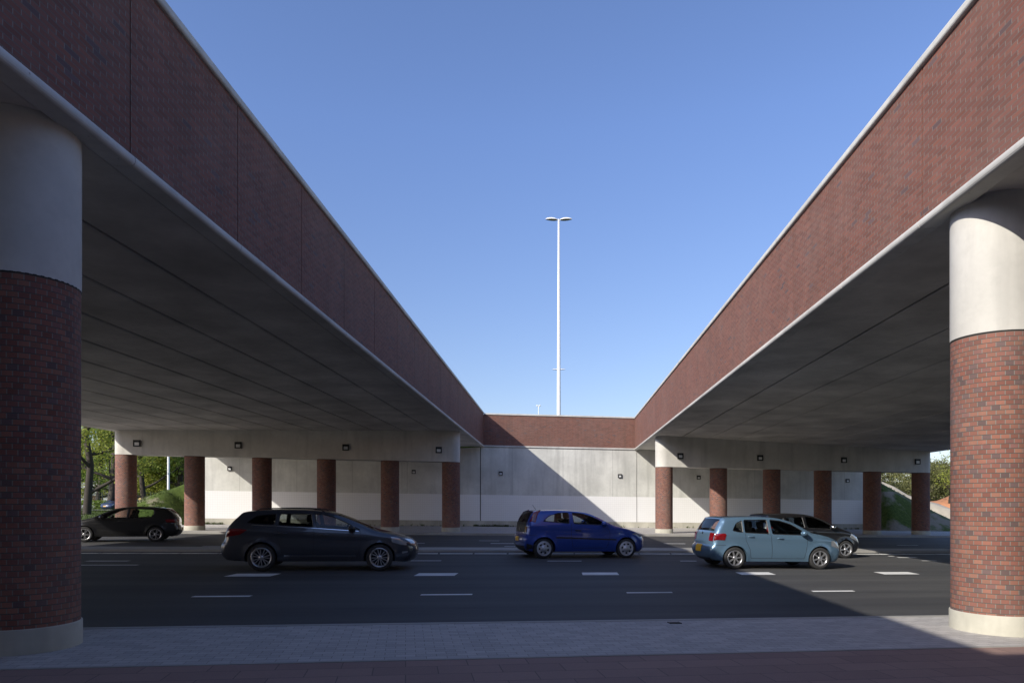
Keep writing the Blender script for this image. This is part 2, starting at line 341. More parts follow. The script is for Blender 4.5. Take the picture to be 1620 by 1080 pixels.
def build_viaduct(s, label):
    d = DK[s]; root = empty('viaduct', P(s, 13, 20, -H))
    root_inv = root.location.copy()
    tag(root, label, 'viaduct', 'twin viaducts carrying the motorway')
    def fin(mb, name, m, parent=root):
        mb.v = [tuple(Vector(v) - root_inv) for v in mb.v]
        return mb.build(name, m, parent)
    # soffit beams
    mb = MB(); o = d['o'] + .29
    edges = [o] + [d['j0'] + d['jd'] * i for i in range(11)]
    edges = [e for e in edges if e < d['out'] - .5] + [d['out']]
    for a, b in zip(edges[:-1], edges[1:]):
        za, zb = d['soff'](a), d['soff'](b)
        g = .03
        prism(mb, s, [(a + g, za + .02), (a + g + .03, za), (b - g - .03, zb), (b - g, zb + .02), (b - g, zb + .9), (a + g, za + .9)], 0, 0, W0=WB + .01, W1=WF - .01)
    prism(mb, s, [(o + .03, d['soff'](o) + .12), (d['out'] - .03, d['soff'](d['out']) + .12), (d['out'] - .03, 5.0), (o + .03, 5.0)], 0, 0, W0=WB, W1=WF)
    fin(mb, 'deck', M['soffit'])
    # edge nosing in 2.68 m lengths, strip under it
    def lengths(prof, name, m, gap=.012, outer=False):
        mb = MB(); ys = [d['y0'] + 2.68 * i for i in range(-4, 16)]
        ys = [y for y in ys if Yw(s, d['o'], WB) + .6 < y < Yw(s, d['o'], WF) - .6]
        prism(mb, s, prof, 0, ys[0] - gap / 2, W0=WB)
        for a, b in zip(ys[:-1], ys[1:]): prism(mb, s, prof, a + gap / 2, b - gap / 2)
        prism(mb, s, prof, ys[-1] + gap / 2, 0, W1=WF)
        return fin(mb, name, m)
    for outer in (False, True):
        if not outer:
            f = lambda o_, z_: (o_, z_)
        else:
            dz = d['soff'](d['out']) - d['soff'](d['o'] + .29)
            f = lambda o_, z_: (d['out'] + .29 - (o_ - d['o']), z_ + dz * .5)
        nos = [f(*p) for p in round_prof(d['o'], d['o'] + .26, d['nb'], d['nz'], .055)]
        lengths(nos, 'edge_nosing', M['cope'])
        br = [f(*p) for p in [(d['o'] + .06, d['nz']), (d['o'] + .40, d['nz']), (d['o'] + .40, d['top'] - .13), (d['o'] + .06, d['top'] - .13)]]
        lengths(br, 'brick_parapet', M['brick_wall'], .02)
        mbk = MB(); prism(mbk, s, [f(*p) for p in [(d['o'] + .10, d['nz'] - .05), (d['o'] + .36, d['nz'] - .05), (d['o'] + .36, d['top'] - .15), (d['o'] + .10, d['top'] - .15)]], 0, 0, W0=WB + .002, W1=WF - .002)
        fin(mbk, 'joint_filler', M['joint'])
        cp = [f(*p) for p in round_prof(d['o'] - .0, d['o'] + .46, d['top'] - .13, d['top'], .04)]
        lengths(cp, 'coping', M['cope'], .008)
    # rows of columns and cross beams
    if s < 0: far_px = [199.5, 308, 414.5, 516.5, 617, 713.5]
    else: far_px = [1050.5, 1136.4, 1220.7, 1301.5, 1379.5, 1456.6]
    far = [px_plane(p, 38.03) for p in far_px]
    nx = -5.15 if s < 0 else 6.32
    near = [(nx + s * 3.34 * i, 8.0 + .148 * (nx + s * 3.34 * i)) for i in range(2)]
    for row, isfar in ((far, True), (near, False)):
        a = Vector((*row[0], 0)); b = Vector((*row[-1], 0))
        if not isfar:
            a, b = (Vector((nx, 8.0 + .148 * nx, 0)), Vector((nx + s * 16.3, 8.0 + .148 * (nx + s * 16.3), 0)))
        if a.x > b.x: a, b = b, a
        u = (b - a).normalized(); w = Vector((-u.y, u.x, 0)); R = .5
        ring = []
        n = 24
        for k in range(n + 1):
            t = math.pi / 2 + math.pi * k / n; ring.append((a, a + (u * math.cos(t) + w * math.sin(t)) * R))
        for k in range(n + 1):
            t = -math.pi / 2 + math.pi * k / n; ring.append((b, b + (u * math.cos(t) + w * math.sin(t)) * R))
        def bt(p): return 2.245 - .0135 * p.x + H
        def tp(p):
            oo = s * (p.x - d['k'] * p.y); return d['soff'](max(oo, 5.1)) + .03 + H
        mb = MB(); lo = []; hi = []
        for c, q in ring:
            lo.append(Vector((q.x, q.y, bt(q)))); hi.append(Vector((q.x, q.y, tp(q))))
        mb.smooth = True
        lo2 = lo + [lo[0]]; hi2 = hi + [hi[0]]
        mb.grid([lo2, hi2])
        mb.smooth = False
        mb.face(lo[::-1]); mb.face(hi)
        fin(mb, 'cross_beam', M['conc'])
        for i, (x, y) in enumerate(row):
            base = gz(x) + .10; top = bt(Vector((x, y, 0)))
            mb = MB(); mb.smooth = True; n = 48; R1 = .493
            for k in range(n):
                t0, t1 = 2 * math.pi * k / n, 2 * math.pi * (k + 1) / n
                z0, z1 = base + .24, top + .004
                q = [Vector((R1 * math.cos(t), R1 * math.sin(t), z)) for t, z in ((t0, z0), (t1, z0), (t1, z1), (t0, z1))]
                LL = .096 * 32 / (2 * math.pi)
                mb.face(q, [(t * LL, z - top + 10) for t, z in ((t0, z0), (t1, z0), (t1, z1), (t0, z1))])
            mb.v = [(v[0] + x - root_inv.x, v[1] + y - root_inv.y, v[2] - root_inv.z) for v in mb.v]
            c = mb.build('column', M['brick_col'], root)
            b_ = bmesh.new(); b_.from_mesh(c.data); bmesh.ops.remove_doubles(b_, verts=b_.verts, dist=1e-5); b_.to_mesh(c.data); b_.free()
            mb = MB(); mb.smooth = True
            rows = [[Vector((x + r * math.cos(2 * math.pi * k / n), y + r * math.sin(2 * math.pi * k / n), z)) for k in range(n)]
                    for r, z in ((.51, base - .15), (.51, base + .235), (.505, base + .245), (.45, base + .25))]
            mb.grid(rows, closed=True)
            pl = fin(mb, 'plinth', M['plinth'], c)
            # dark ring whose colour stands in for the shadow gap under the beam
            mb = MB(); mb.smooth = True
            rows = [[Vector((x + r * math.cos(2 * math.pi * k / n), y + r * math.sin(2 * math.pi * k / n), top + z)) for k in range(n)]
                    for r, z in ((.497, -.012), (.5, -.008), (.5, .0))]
            mb.grid(rows, closed=True); fin(mb, 'shadow_gap', M['joint'], c)
    return root

VL = build_viaduct(-1, 'left concrete viaduct with shaded brick parapet on round brick columns')
VR = build_viaduct(1, 'right concrete viaduct with sunlit brick parapet on round brick columns')

# ------------------------------------------------------------------ abutment walls (far one faces the camera, near one stands behind it)
def wall_box(mb, W, th, x0, x1, zb, zt, front, nx=1):
    """vertical slab along the cross line; zb, zt functions of x; front=-1 faces the camera"""
    for i in range(nx):
        a = x0 + (x1 - x0) * i / nx; b = x0 + (x1 - x0) * (i + 1) / nx
        y = lambda x: W + CS * x
        yf, yb = (0, th) if front < 0 else (-th, 0)
        bot = [Vector((a, y(a) + yf, zb(a))), Vector((b, y(b) + yf, zb(b))), Vector((b, y(b) + yb, zb(b))), Vector((a, y(a) + yb, zb(a)))]
        top = [Vector((p.x, p.y, zt(p.x))) for p in bot]
        for q in ((bot[0], bot[1], top[1], top[0]), (bot[1], bot[2], top[2], top[1]), (bot[2], bot[3], top[3], top[2]), (bot[3], bot[0], top[0], top[3]), (top[0], top[1], top[2], top[3]), (bot[3], bot[2], bot[1], bot[0])):
            mb.face(q, [(p.x * 1.012 + (.5 if abs(q[0].x - q[1].x) < .01 else 0), p.z) for p in q])

def build_abutment(W, front, label, x0, x1):
    root = empty('abutment_wall', (0, 0, 0))
    tag(root, label, 'retaining wall')
    xj0 = px_plane(760, WF)[0]; xj1 = px_plane(1007.5, WF)[0]
    def tz(x): return .622 - .0125 * x + H
    def bz(x): return -1.168 - .0125 * x + H
    spans = [(x0, xj0 - .03), (xj0 + .03, xj1 - .02), (xj1 + .02, x1)]
    il = P(-1, 4.874, 0, 0).x; dz = lambda x: 3.93 + H
    e = -.0 if front < 0 else 0
    mb = MB()
    for a, b in spans: wall_box(mb, W, .35, a, b, lambda x: gz(x) - .4, lambda x: 3.915 + H if abs(x - 3.0) < 6.5 else 3.7 + H - .0 * x, front, 6 if b - a > 11 else 1)
    mb.build('concrete_face', M['wallc'], root)
    mb = MB(); wall_box(mb, W + (.12 if front < 0 else -.12), .5, x0 + .1, x1 - .1, lambda x: gz(x) - .4, lambda x: 3.6 + H, front)
    mb.build('joint_filler', M['joint'], root)
    mb = MB()
    for a, b in spans: wall_box(mb, W - (.012 if front < 0 else -.012), .03, a, b, bz, tz, front)
    mb.build('tile_band', M['tile'], root)
    mb = MB()
    xs = [x0]
    while xs[-1] < x1: xs.append(xs[-1] + 3.2)
    xs[-1] = x1
    for a, b in zip(xs[:-1], xs[1:]): wall_box(mb, W - (.03 if front < 0 else -.03), .05, a + .01, b - .01, lambda x: gz(x) - .3, lambda x: bz(x) - .004, front)
    mb.build('plinth', M['plinth'], root)
    # brick parapet between the two decks
    ya = lambda s: s * DK[s]['o'] + DK[s]['k'] * Yw(s, DK[s]['o'], W)
    xa, xb = ya(-1), ya(1)
    nzt = lambda x: 4.05 + (x - xa) / (xb - xa) * (-.082) + H
    nzb = lambda x: nzt(x) - .10
    top = lambda x: 6.26 + (x - xa) / (xb - xa) * (-.06) + H
    sgn = -1 if front < 0 else 1
    mb = MB(); wall_box(mb, W + sgn * .0 + (-.02 if front < 0 else .02), .36, xa - .12, xb + .12, nzt, lambda x: top(x) - .10, front)
    mb.build('brick_parapet', M['brick_wall'], root)
    mb = MB(); wall_box(mb, W + sgn * .07, .4, xa - .03, xb + .03, nzb, nzt, front); mb.build('edge_nosing', M['cope'], root)
    mb = MB(); wall_box(mb, W + sgn * .07, .5, xa - .03, xb + .03, lambda x: top(x) - .10, top, front); mb.build('coping', M['cope'], root)
    return root
AF = build_abutment(WF, -1, 'long pale concrete wall with white tile band and brick parapet between viaducts', -21.0, 26.6)
AB = build_abutment(WB, 1, 'concrete abutment wall with brick parapet behind the camera', -24.5, 23.5)

# ------------------------------------------------------------------ ground, road, pavements
def strip(name, y0, y1, z, m, x0=-90, x1=90, nx=60, thick=None, kind='structure'):
    mb = MB()
    xs = [x0 + (x1 - x0) * i / nx for i in range(nx + 1)]
    if 0 not in xs: pass
    a = [Vector((x, y0 + CS * x, gz(x) + z)) for x in xs]; b = [Vector((x, y1 + CS * x, gz(x) + z)) for x in xs]
    mb.grid([a, b])
    if thick:
        a2 = [p - Vector((0, 0, thick)) for p in a]; b2 = [p - Vector((0, 0, thick)) for p in b]
        mb.grid([a2, a]); mb.grid([b, b2])
    o = mb.build(name, m)
    if kind: tag(o, kind=kind)
    return o
strip('road', 9.0, 36.5, 0, M['asphalt'])
strip('pavement', 6.99, 9.0, .095, M['paver_grey'])
strip('kerb', 9.0, 9.11, .10, M['kerb'], thick=.16)
strip('pavement_edging', 6.93, 6.99, .101, M['kerb'], thick=.05)
strip('footway', -1.9, 6.93, .095, M['paver_red'])
strip('far_kerb', 36.2, 36.35, .11, M['kerb'], thick=.16)
strip('far_pavement', 36.35, 47.5, .105, M['paver_grey'])

# median: low concrete island edged by short white kerb stones
mb = MB(); xs = [-60 + 2 * i for i in range(61)]
def island(mb, y0, y1, z, x0, x1, n=60):
    for i in range(n):
        a = x0 + (x1 - x0) * i / n; b = x0 + (x1 - x0) * (i + 1) / n
        mb.hexa([Vector((x, y + CS * x, gz(x) - .05)) for x, y in ((a, y0), (b, y0), (b, y1), (a, y1))],
                [Vector((x, y + CS * x, gz(x) + z)) for x, y in ((a, y0), (b, y0), (b, y1), (a, y1))])
island(mb, 23.6, 25.1, .07, -60, 17.6)
med = tag(mb.build('median_island', M['kerb']), kind='structure')
mb = MB(); x = -60.
while x < 60:
    a, b = x, x + 1.06
    mb.hexa([Vector((q, y + CS * q, gz(q) - .02)) for q, y in ((a, 22.75), (b, 22.75), (b, 22.92), (a, 22.92))],
            [Vector((q, y + CS * q, gz(q) + .012)) for q, y in ((a, 22.75), (b, 22.75), (b, 22.92), (a, 22.92))])
    x += 1.13
tag(mb.build('road_edge_line', M['white_line']), kind='structure')

# painted markings (the paint lies 4 mm above the asphalt)
def dash(mb, x0, x1, yc, w, slant=True):
    k = .07
    q = [(x0 - k * w / 2, yc - w / 2 + CS * x0), (x1 - k * w / 2, yc - w / 2 + CS * x1), (x1 + k * w / 2, yc + w / 2 + CS * x1), (x0 + k * w / 2, yc + w / 2 + CS * x0)]
    mb.face([Vector((x, y, gz(x) + .005)) for x, y in q])
mb = MB()
def lane_dashes(pxs, w):
    for a, b, y in pxs:
        p, q = gp(a, y), gp(b, y); yc = ((p.y - CS * p.x) + (q.y - CS * q.x)) / 2
        dash(mb, p.x, q.x, yc, w)
lane_dashes([(365, 436, 909.2), (659, 722, 908.3), (921, 978, 907.2), (1168, 1222, 906.8), (1390, 1446, 906.2)], .62)
lane_dashes([(306, 396, 943), (666, 747, 940.2), (991, 1064, 937), (1284, 1352, 934.7)], .15)
lane_dashes([(120, 218, 893.4), (650, 698, 886.6), (866, 920, 887), (1076, 1102, 887), (1458, 1482, 886.6)], .16)
lane_dashes([(138, 204, 887), (776, 813, 859.3), (758, 790, 855), (1050, 1084, 859.6), (1405, 1414, 879.5), (1420, 1450, 881.4), (798, 826, 864)], .22)
lane_dashes([(320, 352, 863.5), (560, 590, 857), (640, 672, 858.8), (1180, 1210, 861), (1420, 1452, 862), (131, 180, 865)], .18)
tag(mb.build('road_markings', M['white_line']), kind='structure')

# terrain
def smooth(t): t = max(0, min(1, t)); return t * t * (3 - 2 * t)
def interp(x, pts):
    if x <= pts[0][0]: return pts[0][1]
    for (a, p), (b, q) in zip(pts[:-1], pts[1:]):
        if x <= b: return p + (q - p) * (x - a) / (b - a)
    return pts[-1][1]
def ter(x, y):
    c = y - CS * x; z = gz(x) - .06
    if c < 9 - 1 or c < 36.4: return z
    n = noise.noise(Vector((x * .12, y * .12, 0))) * .25
    if c > 47.8:
        far = 1.0 if x < 10 else .2
        z = z + (far - z) * smooth((c - 49) / 30)
        # motorway embankment behind the wall
        o = (x - .07 * y)
        if o < 0: e = interp(-o, [(20.5, 6.5), (22.5, 4.5), (25.6, 2.2), (28.7, .9), (33, -.6), (40, -3)])
        else: e = interp(o, [(20.3, 6.5), (23.4, 3.75), (28.4, 1.3), (31.5, -.2), (40, -5)])
        z = max(z, e)
    else: n = 0
    # bank to the left and right of the wall
    if x < -18:
        cr = interp(x, [(-31, -1.7), (-27, -1.15), (-25.6, -.55), (-24.1, .2), (-21.1, 1.5), (-20, 2.4), (-18, 3.2)]) + H
        f = smooth((c - 43.6 - max(0, (x + 21.0)) * 0) / 4.2)
        if c < 47.62: f *= smooth((-20.0 - x) / 2.6)
        if cr > z and c < 60: z = max(z, z + (cr - z) * f + n * .15 * f)
    if x > 24:
        cr = interp(x, [(24, 3.4), (27, 2.1), (29.3, .95), (32, -.4), (34.8, -1.7), (37, -2.2)]) + H
        f = smooth((c - 43.2) / 4.4)
        if c < 47.62: f *= smooth((x - 26.3) / 1.3)
        if cr > z and c < 60: z = max(z, z + (cr - z) * f + n * .4 * f)
    return z
def sheet(name, xs, ys, m, kind, skew=True):
    mb = MB(); mb.smooth = True
    rows = [[Vector((x, c + CS * x, ter(x, c + CS * x))) for x in xs] for c in ys]
    mb.grid(rows); o = mb.build(name, m); tag(o, kind=kind); return o
def frange(a, b, n): return [a + (b - a) * i / n for i in range(n + 1)]
xsW = frange(-900, -100, 16)[:-1] + frange(-100, -34, 22)[:-1] + frange(-34, -16, 60)[:-1] + frange(-16, 22, 12)[:-1] + frange(22, 40, 60)[:-1] + frange(40, 100, 20)[:-1] + frange(100, 900, 16)
sheet('terrain', xsW, frange(-900, -30, 12)[:-1] + frange(-30, 36, 12)[:-1] + frange(36, 43, 4)[:-1] + frange(43, 47.6, 18)[:-1] + frange(47.6, 60, 26)[:-1] + frange(60, 120, 24)[:-1] + frange(120, 1500, 16), M['bank_l'], 'structure')
tag(strip('cycle_path', 41.0, 43.2, .112, M['path'], -90, -22, 30), kind='structure')
# pale ramp path climbing beyond the right bank, orange earth behind it
def ribbon(name, pts, w, m, lift=.05):
    mb = MB(); n = 24; L = []; R = []
    for i in range(len(pts) - 1):
        a, b = Vector((*pts[i], 0)), Vector((*pts[i + 1], 0)); d = (b - a).normalized(); w_ = Vector((-d.y, d.x, 0)) * w / 2
        for k in range(n + (i == len(pts) - 2)):
            p = a.lerp(b, k / n)
            L.append([Vector((q.x, q.y, max(ter(q.x, q.y), ter(p.x, p.y)) + lift)) for q in (p + w_, p, p - w_)])
    mb.grid(L); return tag(mb.build(name, m), kind='structure')
ribbon('verge_path', [(-90, 66), (-52, 66.5), (-30, 70)], 2.2, M['path'], .12)
def mound(name, cx, cy, rx, ry, h, m, rot=0., seed=1):
    mb = MB(); mb.smooth = True; n = 20; rows = []
    for i in range(9):
        r = i / 8; row = []
        for k in range(n):
            t = 2 * math.pi * k / n; x = rx * r * math.cos(t); y = ry * r * math.sin(t)
            X, Y = cx + x * math.cos(rot) - y * math.sin(rot), cy + x * math.sin(rot) + y * math.cos(rot)
            z = ter(X, Y) - .2 + (h + .2) * (1 - r * r) ** .8 * (1 + .3 * noise.noise(Vector((X * .4, Y * .4, seed))))if r < 1 else ter(X, Y) - .4
            row.append(Vector((X, Y, z)))
        rows.append(row)
    mb.grid(rows, closed=True); return tag(mb.build(name, m), kind='structure')
mound('sand_bank', 34.5, 67, 10.5, 4.5, 3.3, M['sand'], -.5, 3)
mound('earth_bank', 60, 88, 10, 6, 2.6, M['orange'], 0, 7)

# ------------------------------------------------------------------ wall lamps
def lamp_proto(sz, dp):
    root = empty('wall_lamp')
    mb = MB(); t = sz * .13
    mb.box((0, -dp / 2, 0), (sz, dp, sz))
    # raised frame
    for c, d in (((0, -dp - .015, sz / 2 - t / 2), (sz, .03, t)), ((0, -dp - .015, -sz / 2 + t / 2), (sz, .03, t)), ((-sz / 2 + t / 2, -dp - .015, 0), (t, .03, sz - 2 * t)), ((sz / 2 - t / 2, -dp - .015, 0), (t, .03, sz - 2 * t))): mb.box(c, d)
    mb.build('housing', M['dark_metal'], root)
    mb = MB(); mb.box((0, -dp - .006, -sz * .09), (sz * .62, .012, sz * .46)); mb.build('lens', M['lens'], root)
    return root
def on_beam(px, py, side):
    base = 38.03 - .5 * (1 + CS * CS) ** .5
    x, y, z = px_plane(px, base, py); return x, y, z
LP = [(217, 701, 1, 'leftmost lamp box on the beam of the left viaduct'), (377, 704, 1, 'lamp box on left viaduct beam above the gap between second and third columns'),
      (547, 707.5, 1, 'lamp box on left viaduct beam above fourth column'), (694, 711.5, 1, 'rightmost lamp box on the left viaduct beam, near its rounded end'),
      (1076, 721, 1, 'leftmost lamp box on right viaduct beam, at the slanting shadow edge'), (1202, 724, 1, 'second lamp box from the left on the right viaduct beam'),
      (1334.5, 727.5, 1, 'third lamp box from the left on the right viaduct beam'), (1451, 730, 1, 'rightmost lamp box on the right viaduct beam'),
      (363.5, 741, 0, 'small wall lamp in the sunlit triangle, leftmost on the rear wall'), (654.5, 746, 0, 'small wall lamp seen between the last two columns of the left viaduct'),
      (792, 748.5, 0, 'small wall lamp on shaded bare wall left of the tall mast'), (980.5, 752.5, 0, 'small wall lamp on sunlit bare wall between the viaducts'),
      (1105, 755, 0, 'small wall lamp behind the first gap of the right viaduct columns'), (1340.5, 760, 0, 'small wall lamp at the right end of the rear wall')]
pb = lamp_proto(.33, .06); pw = lamp_proto(.27, .05)
for i, (px, py, big, lab) in enumerate(LP):
    src = pb if big else pw
    o = src if i in (0, 8) else copy_tree(src)
    o.location = on_beam(px, py, 0) if big else px_plane(px, WF, py)
    o.rotation_euler = (0, 0, math.atan(CS))
    tag(o, lab, 'wall lamp', 'square lamps on the beams' if big else 'square lamps on the rear wall')

# ------------------------------------------------------------------ lighting masts
def head_mb(L, W_, T, droop):
    """a shell-like lamp head: flat underside, domed top, slim at both ends"""
    top = MB(); top.smooth = True; und = MB(); n = 10
    ra = []; rb = []
    for i in range(n + 1):
        t = i / n; w = W_ / 2 * (math.sin(math.pi * (.06 + .90 * t ** .8)) ** .6); h = T * math.sin(math.pi * (.08 + .86 * t)) ** .7
        x = L * t; z = droop * L * t
        ra.append([Vector((x, w * math.cos(math.pi * k / 8), z + h * math.sin(math.pi * k / 8))) for k in range(9)])
        rb.append([Vector((x, w * math.cos(math.pi * k / 8), z - h * .35 * math.sin(math.pi * k / 8))) for k in range(9)])
    top.grid(ra); und.smooth = True; und.grid(rb, flip=True); return top, und
M['glassgrey'] = mat('lamp_underside', (.10, .10, .09), .3)
def mast(x, y, zb, zt, r0, r1, label, heads, name='lighting_mast', grp=None):
    root = empty(name, (x, y, zb)); tag(root, label, 'street lamp', grp)
    mb = MB(); mb.tube([(0, 0, 0), (0, 0, (zt - zb) * .5), (0, 0, zt - zb)], [r0, (r0 + r1) / 2, r1], 14)
    mb.tube([(0, 0, 0), (0, 0, .25)], [r0 * 1.6, r0 * 1.5], 14); mb.build('pole', M['galv'], root)
    for (hz, L, W_, T, dr) in heads:
        for sx in (-1, 1):
            top, und = head_mb(L, W_, T, dr)
            for m_ in (top, und): m_.v = [((v[0] + .10) * sx, v[1] + v[0] * .12 * 0, v[2] + hz - zb) for v in m_.v]
            mm = MB(); mm.tube([(0, 0, hz - zb), (sx * .22, 0, hz - zb + .02)], [.045, .045], 8)
            a = mm.build('arm', M['galv'], root)
            h = top.build('lamp_head', M['galv'], root, fix=False); und.build('diffuser', M['glassgrey'], h)
mx = (884 - 810) / 1080
mast(mx * 53, 53, 6.3, (797 - 347) / 1080 * 53 + H, .17, .075, 'very tall slim pale mast with two lamp heads rising behind the wall', [((797 - 348) / 1080 * 53 + H, .92, .42, .16, .06), ((797 - 584.5) / 1080 * 53 + H, .42, .2, .05, .03)])
ax = (852 - 810) / 1080 * 130
mast(ax, 130, 6.0, (797 - 641) / 1080 * 130 + H, .11, .07, 'tiny distant lamp post just above the wall left of the mast', [((797 - 642) / 1080 * 130 + H, .32, .3, .2, .05)], 'lamp_post')
lx = (266.5 - 810) / 1080 * 60
mast(lx, 60, ter(lx, 60) - .2, 10.5, .12, .07, 'white lamp post beyond the left bank, seen between first and second columns', [(10.45, .8, .35, .14, .05)], 'lamp_post')

# ------------------------------------------------------------------ cars
def paint(name, col, metal=.25):
    m = mat(name, col, .32, metal, 1.0); return m
M['p_grey'] = paint('charcoal_paint', (.042, .047, .058), .4)
M['p_blue'] = paint('deep_blue_paint', (.02, .058, .30), .3)
M['p_light'] = paint('pale_blue_metallic_paint', (.125, .215, .305), .5)
M['p_black'] = paint('black_paint', (.008, .008, .009), 0)
M['p_navy'] = paint('navy_paint', (.012, .025, .07), .3)
M['tyre'] = mat('tyre_rubber', (.022, .022, .022), .8)
M['rim'] = mat('alloy_rim', (.55, .55, .56), .3, .85)
M['cover'] = mat('silver_wheel_cover', (.45, .46, .48), .4, .3)
M['trim'] = mat('black_trim', (.015, .015, .016), .5)
M['chrome'] = mat('bright_trim', (.75, .75, .76), .15, 1.0)
M['tail'] = mat('red_lamp', (.15, .003, .005), .15, 0, 1.0)
M['headl'] = mat('clear_headlamp', (.42, .44, .46), .08, .5, 1.0)
M['plate'] = mat('yellow_plate', (.75, .42, .02), .4)
M['seat'] = mat('grey_seat_fabric', (.05, .05, .055), .9)
M['inner'] = mat('cabin_plastic', (.03, .03, .032), .85)
def glass(name, tint, refl=.5):
    m = bpy.data.materials.new(name); m.use_nodes = True; t = m.node_tree; t.nodes.clear()
    tr = t.nodes.new('ShaderNodeBsdfTransparent'); tr.inputs[0].default_value = (*tint, 1)
    gl = t.nodes.new('ShaderNodeBsdfGlossy'); gl.inputs['Roughness'].default_value = .02
    fr = t.nodes.new('ShaderNodeFresnel'); fr.inputs[0].default_value = 1.5
    mx_ = t.nodes.new('ShaderNodeMixShader'); o = t.nodes.new('ShaderNodeOutputMaterial')
    t.links.new(fr.outputs[0], mx_.inputs[0]); t.links.new(tr.outputs[0], mx_.inputs[1]); t.links.new(gl.outputs[0], mx_.inputs[2]); t.links.new(mx_.outputs[0], o.inputs[0])
    return m
M['glass'] = glass('car_glass', (.80, .85, .83)); M['glass_dark'] = glass('tinted_car_glass', (.38, .41, .41))

def inpoly(p, poly):
    c = False; n = len(poly); x, y = p; j = n - 1
    for i in range(n):
        xi, yi = poly[i]; xj, yj = poly[j]
        if (yi > y) != (yj > y) and x < (xj - xi) * (y - yi) / (yj - yi) + xi: c = not c
        j = i
    return c
def segd(p, a, b):
    ax_, ay_ = a; bx, by = b; px, py = p; dx, dy = bx - ax_, by - ay_
    t = max(0, min(1, ((px - ax_) * dx + (py - ay_) * dy) / (dx * dx + dy * dy + 1e-12)))
    return math.hypot(px - ax_ - t * dx, py - ay_ - t * dy)
def polyd(p, pl, closed=False):
    n = len(pl); return min(segd(p, pl[i], pl[(i + 1) % n]) for i in range(n if closed else n - 1))
def smoothline(pts, it=2, sharp=()):
    """Chaikin corner cutting on an open line"""
    for _ in range(it):
        q = [pts[0]]
        for a, b in zip(pts[:-1], pts[1:]):
            q.append((a[0] * .75 + b[0] * .25, a[1] * .75 + b[1] * .25)); q.append((a[0] * .25 + b[0] * .75, a[1] * .25 + b[1] * .75))
        q.append(pts[-1]); pts = q
    return pts
def resample(pts, step):
    out = [pts[0]]; acc = 0
    for a, b in zip(pts[:-1], pts[1:]):
        L = math.hypot(b[0] - a[0], b[1] - a[1])
        if L < 1e-9: continue
        d = step - acc
        while d <= L: out.append((a[0] + (b[0] - a[0]) * d / L, a[1] + (b[1] - a[1]) * d / L)); d += step
        acc = (L - (d - step))
    if math.hypot(out[-1][0] - pts[-1][0], out[-1][1] - pts[-1][1]) > step * .3: out.append(pts[-1])
    else: out[-1] = pts[-1]
    return out
def rounded(poly, it=2):
    r = .045; n = len(poly); q = []
    for i in range(n):
        a, b, c = (Vector(poly[i - 1]), Vector(poly[i]), Vector(poly[(i + 1) % n]))
        p0 = b + (a - b).normalized() * min(r, (a - b).length * .45); p2 = b + (c - b).normalized() * min(r, (c - b).length * .45)
        for t in (0, .33, .67, 1): q.append(tuple(p0 * (1 - t) ** 2 + b * 2 * t * (1 - t) + p2 * t * t))
    return q
def inset(poly, d):
    n = len(poly); A = sum(poly[i][0] * poly[(i + 1) % n][1] - poly[(i + 1) % n][0] * poly[i][1] for i in range(n)); sg = 1 if A > 0 else -1
    out = []
    for i in range(n):
        a, b, c = poly[i - 1], poly[i], poly[(i + 1) % n]
        t = Vector((c[0] - a[0], c[1] - a[1])).normalized(); out.append((b[0] - t.y * d * sg, b[1] + t.x * d * sg))
    return out

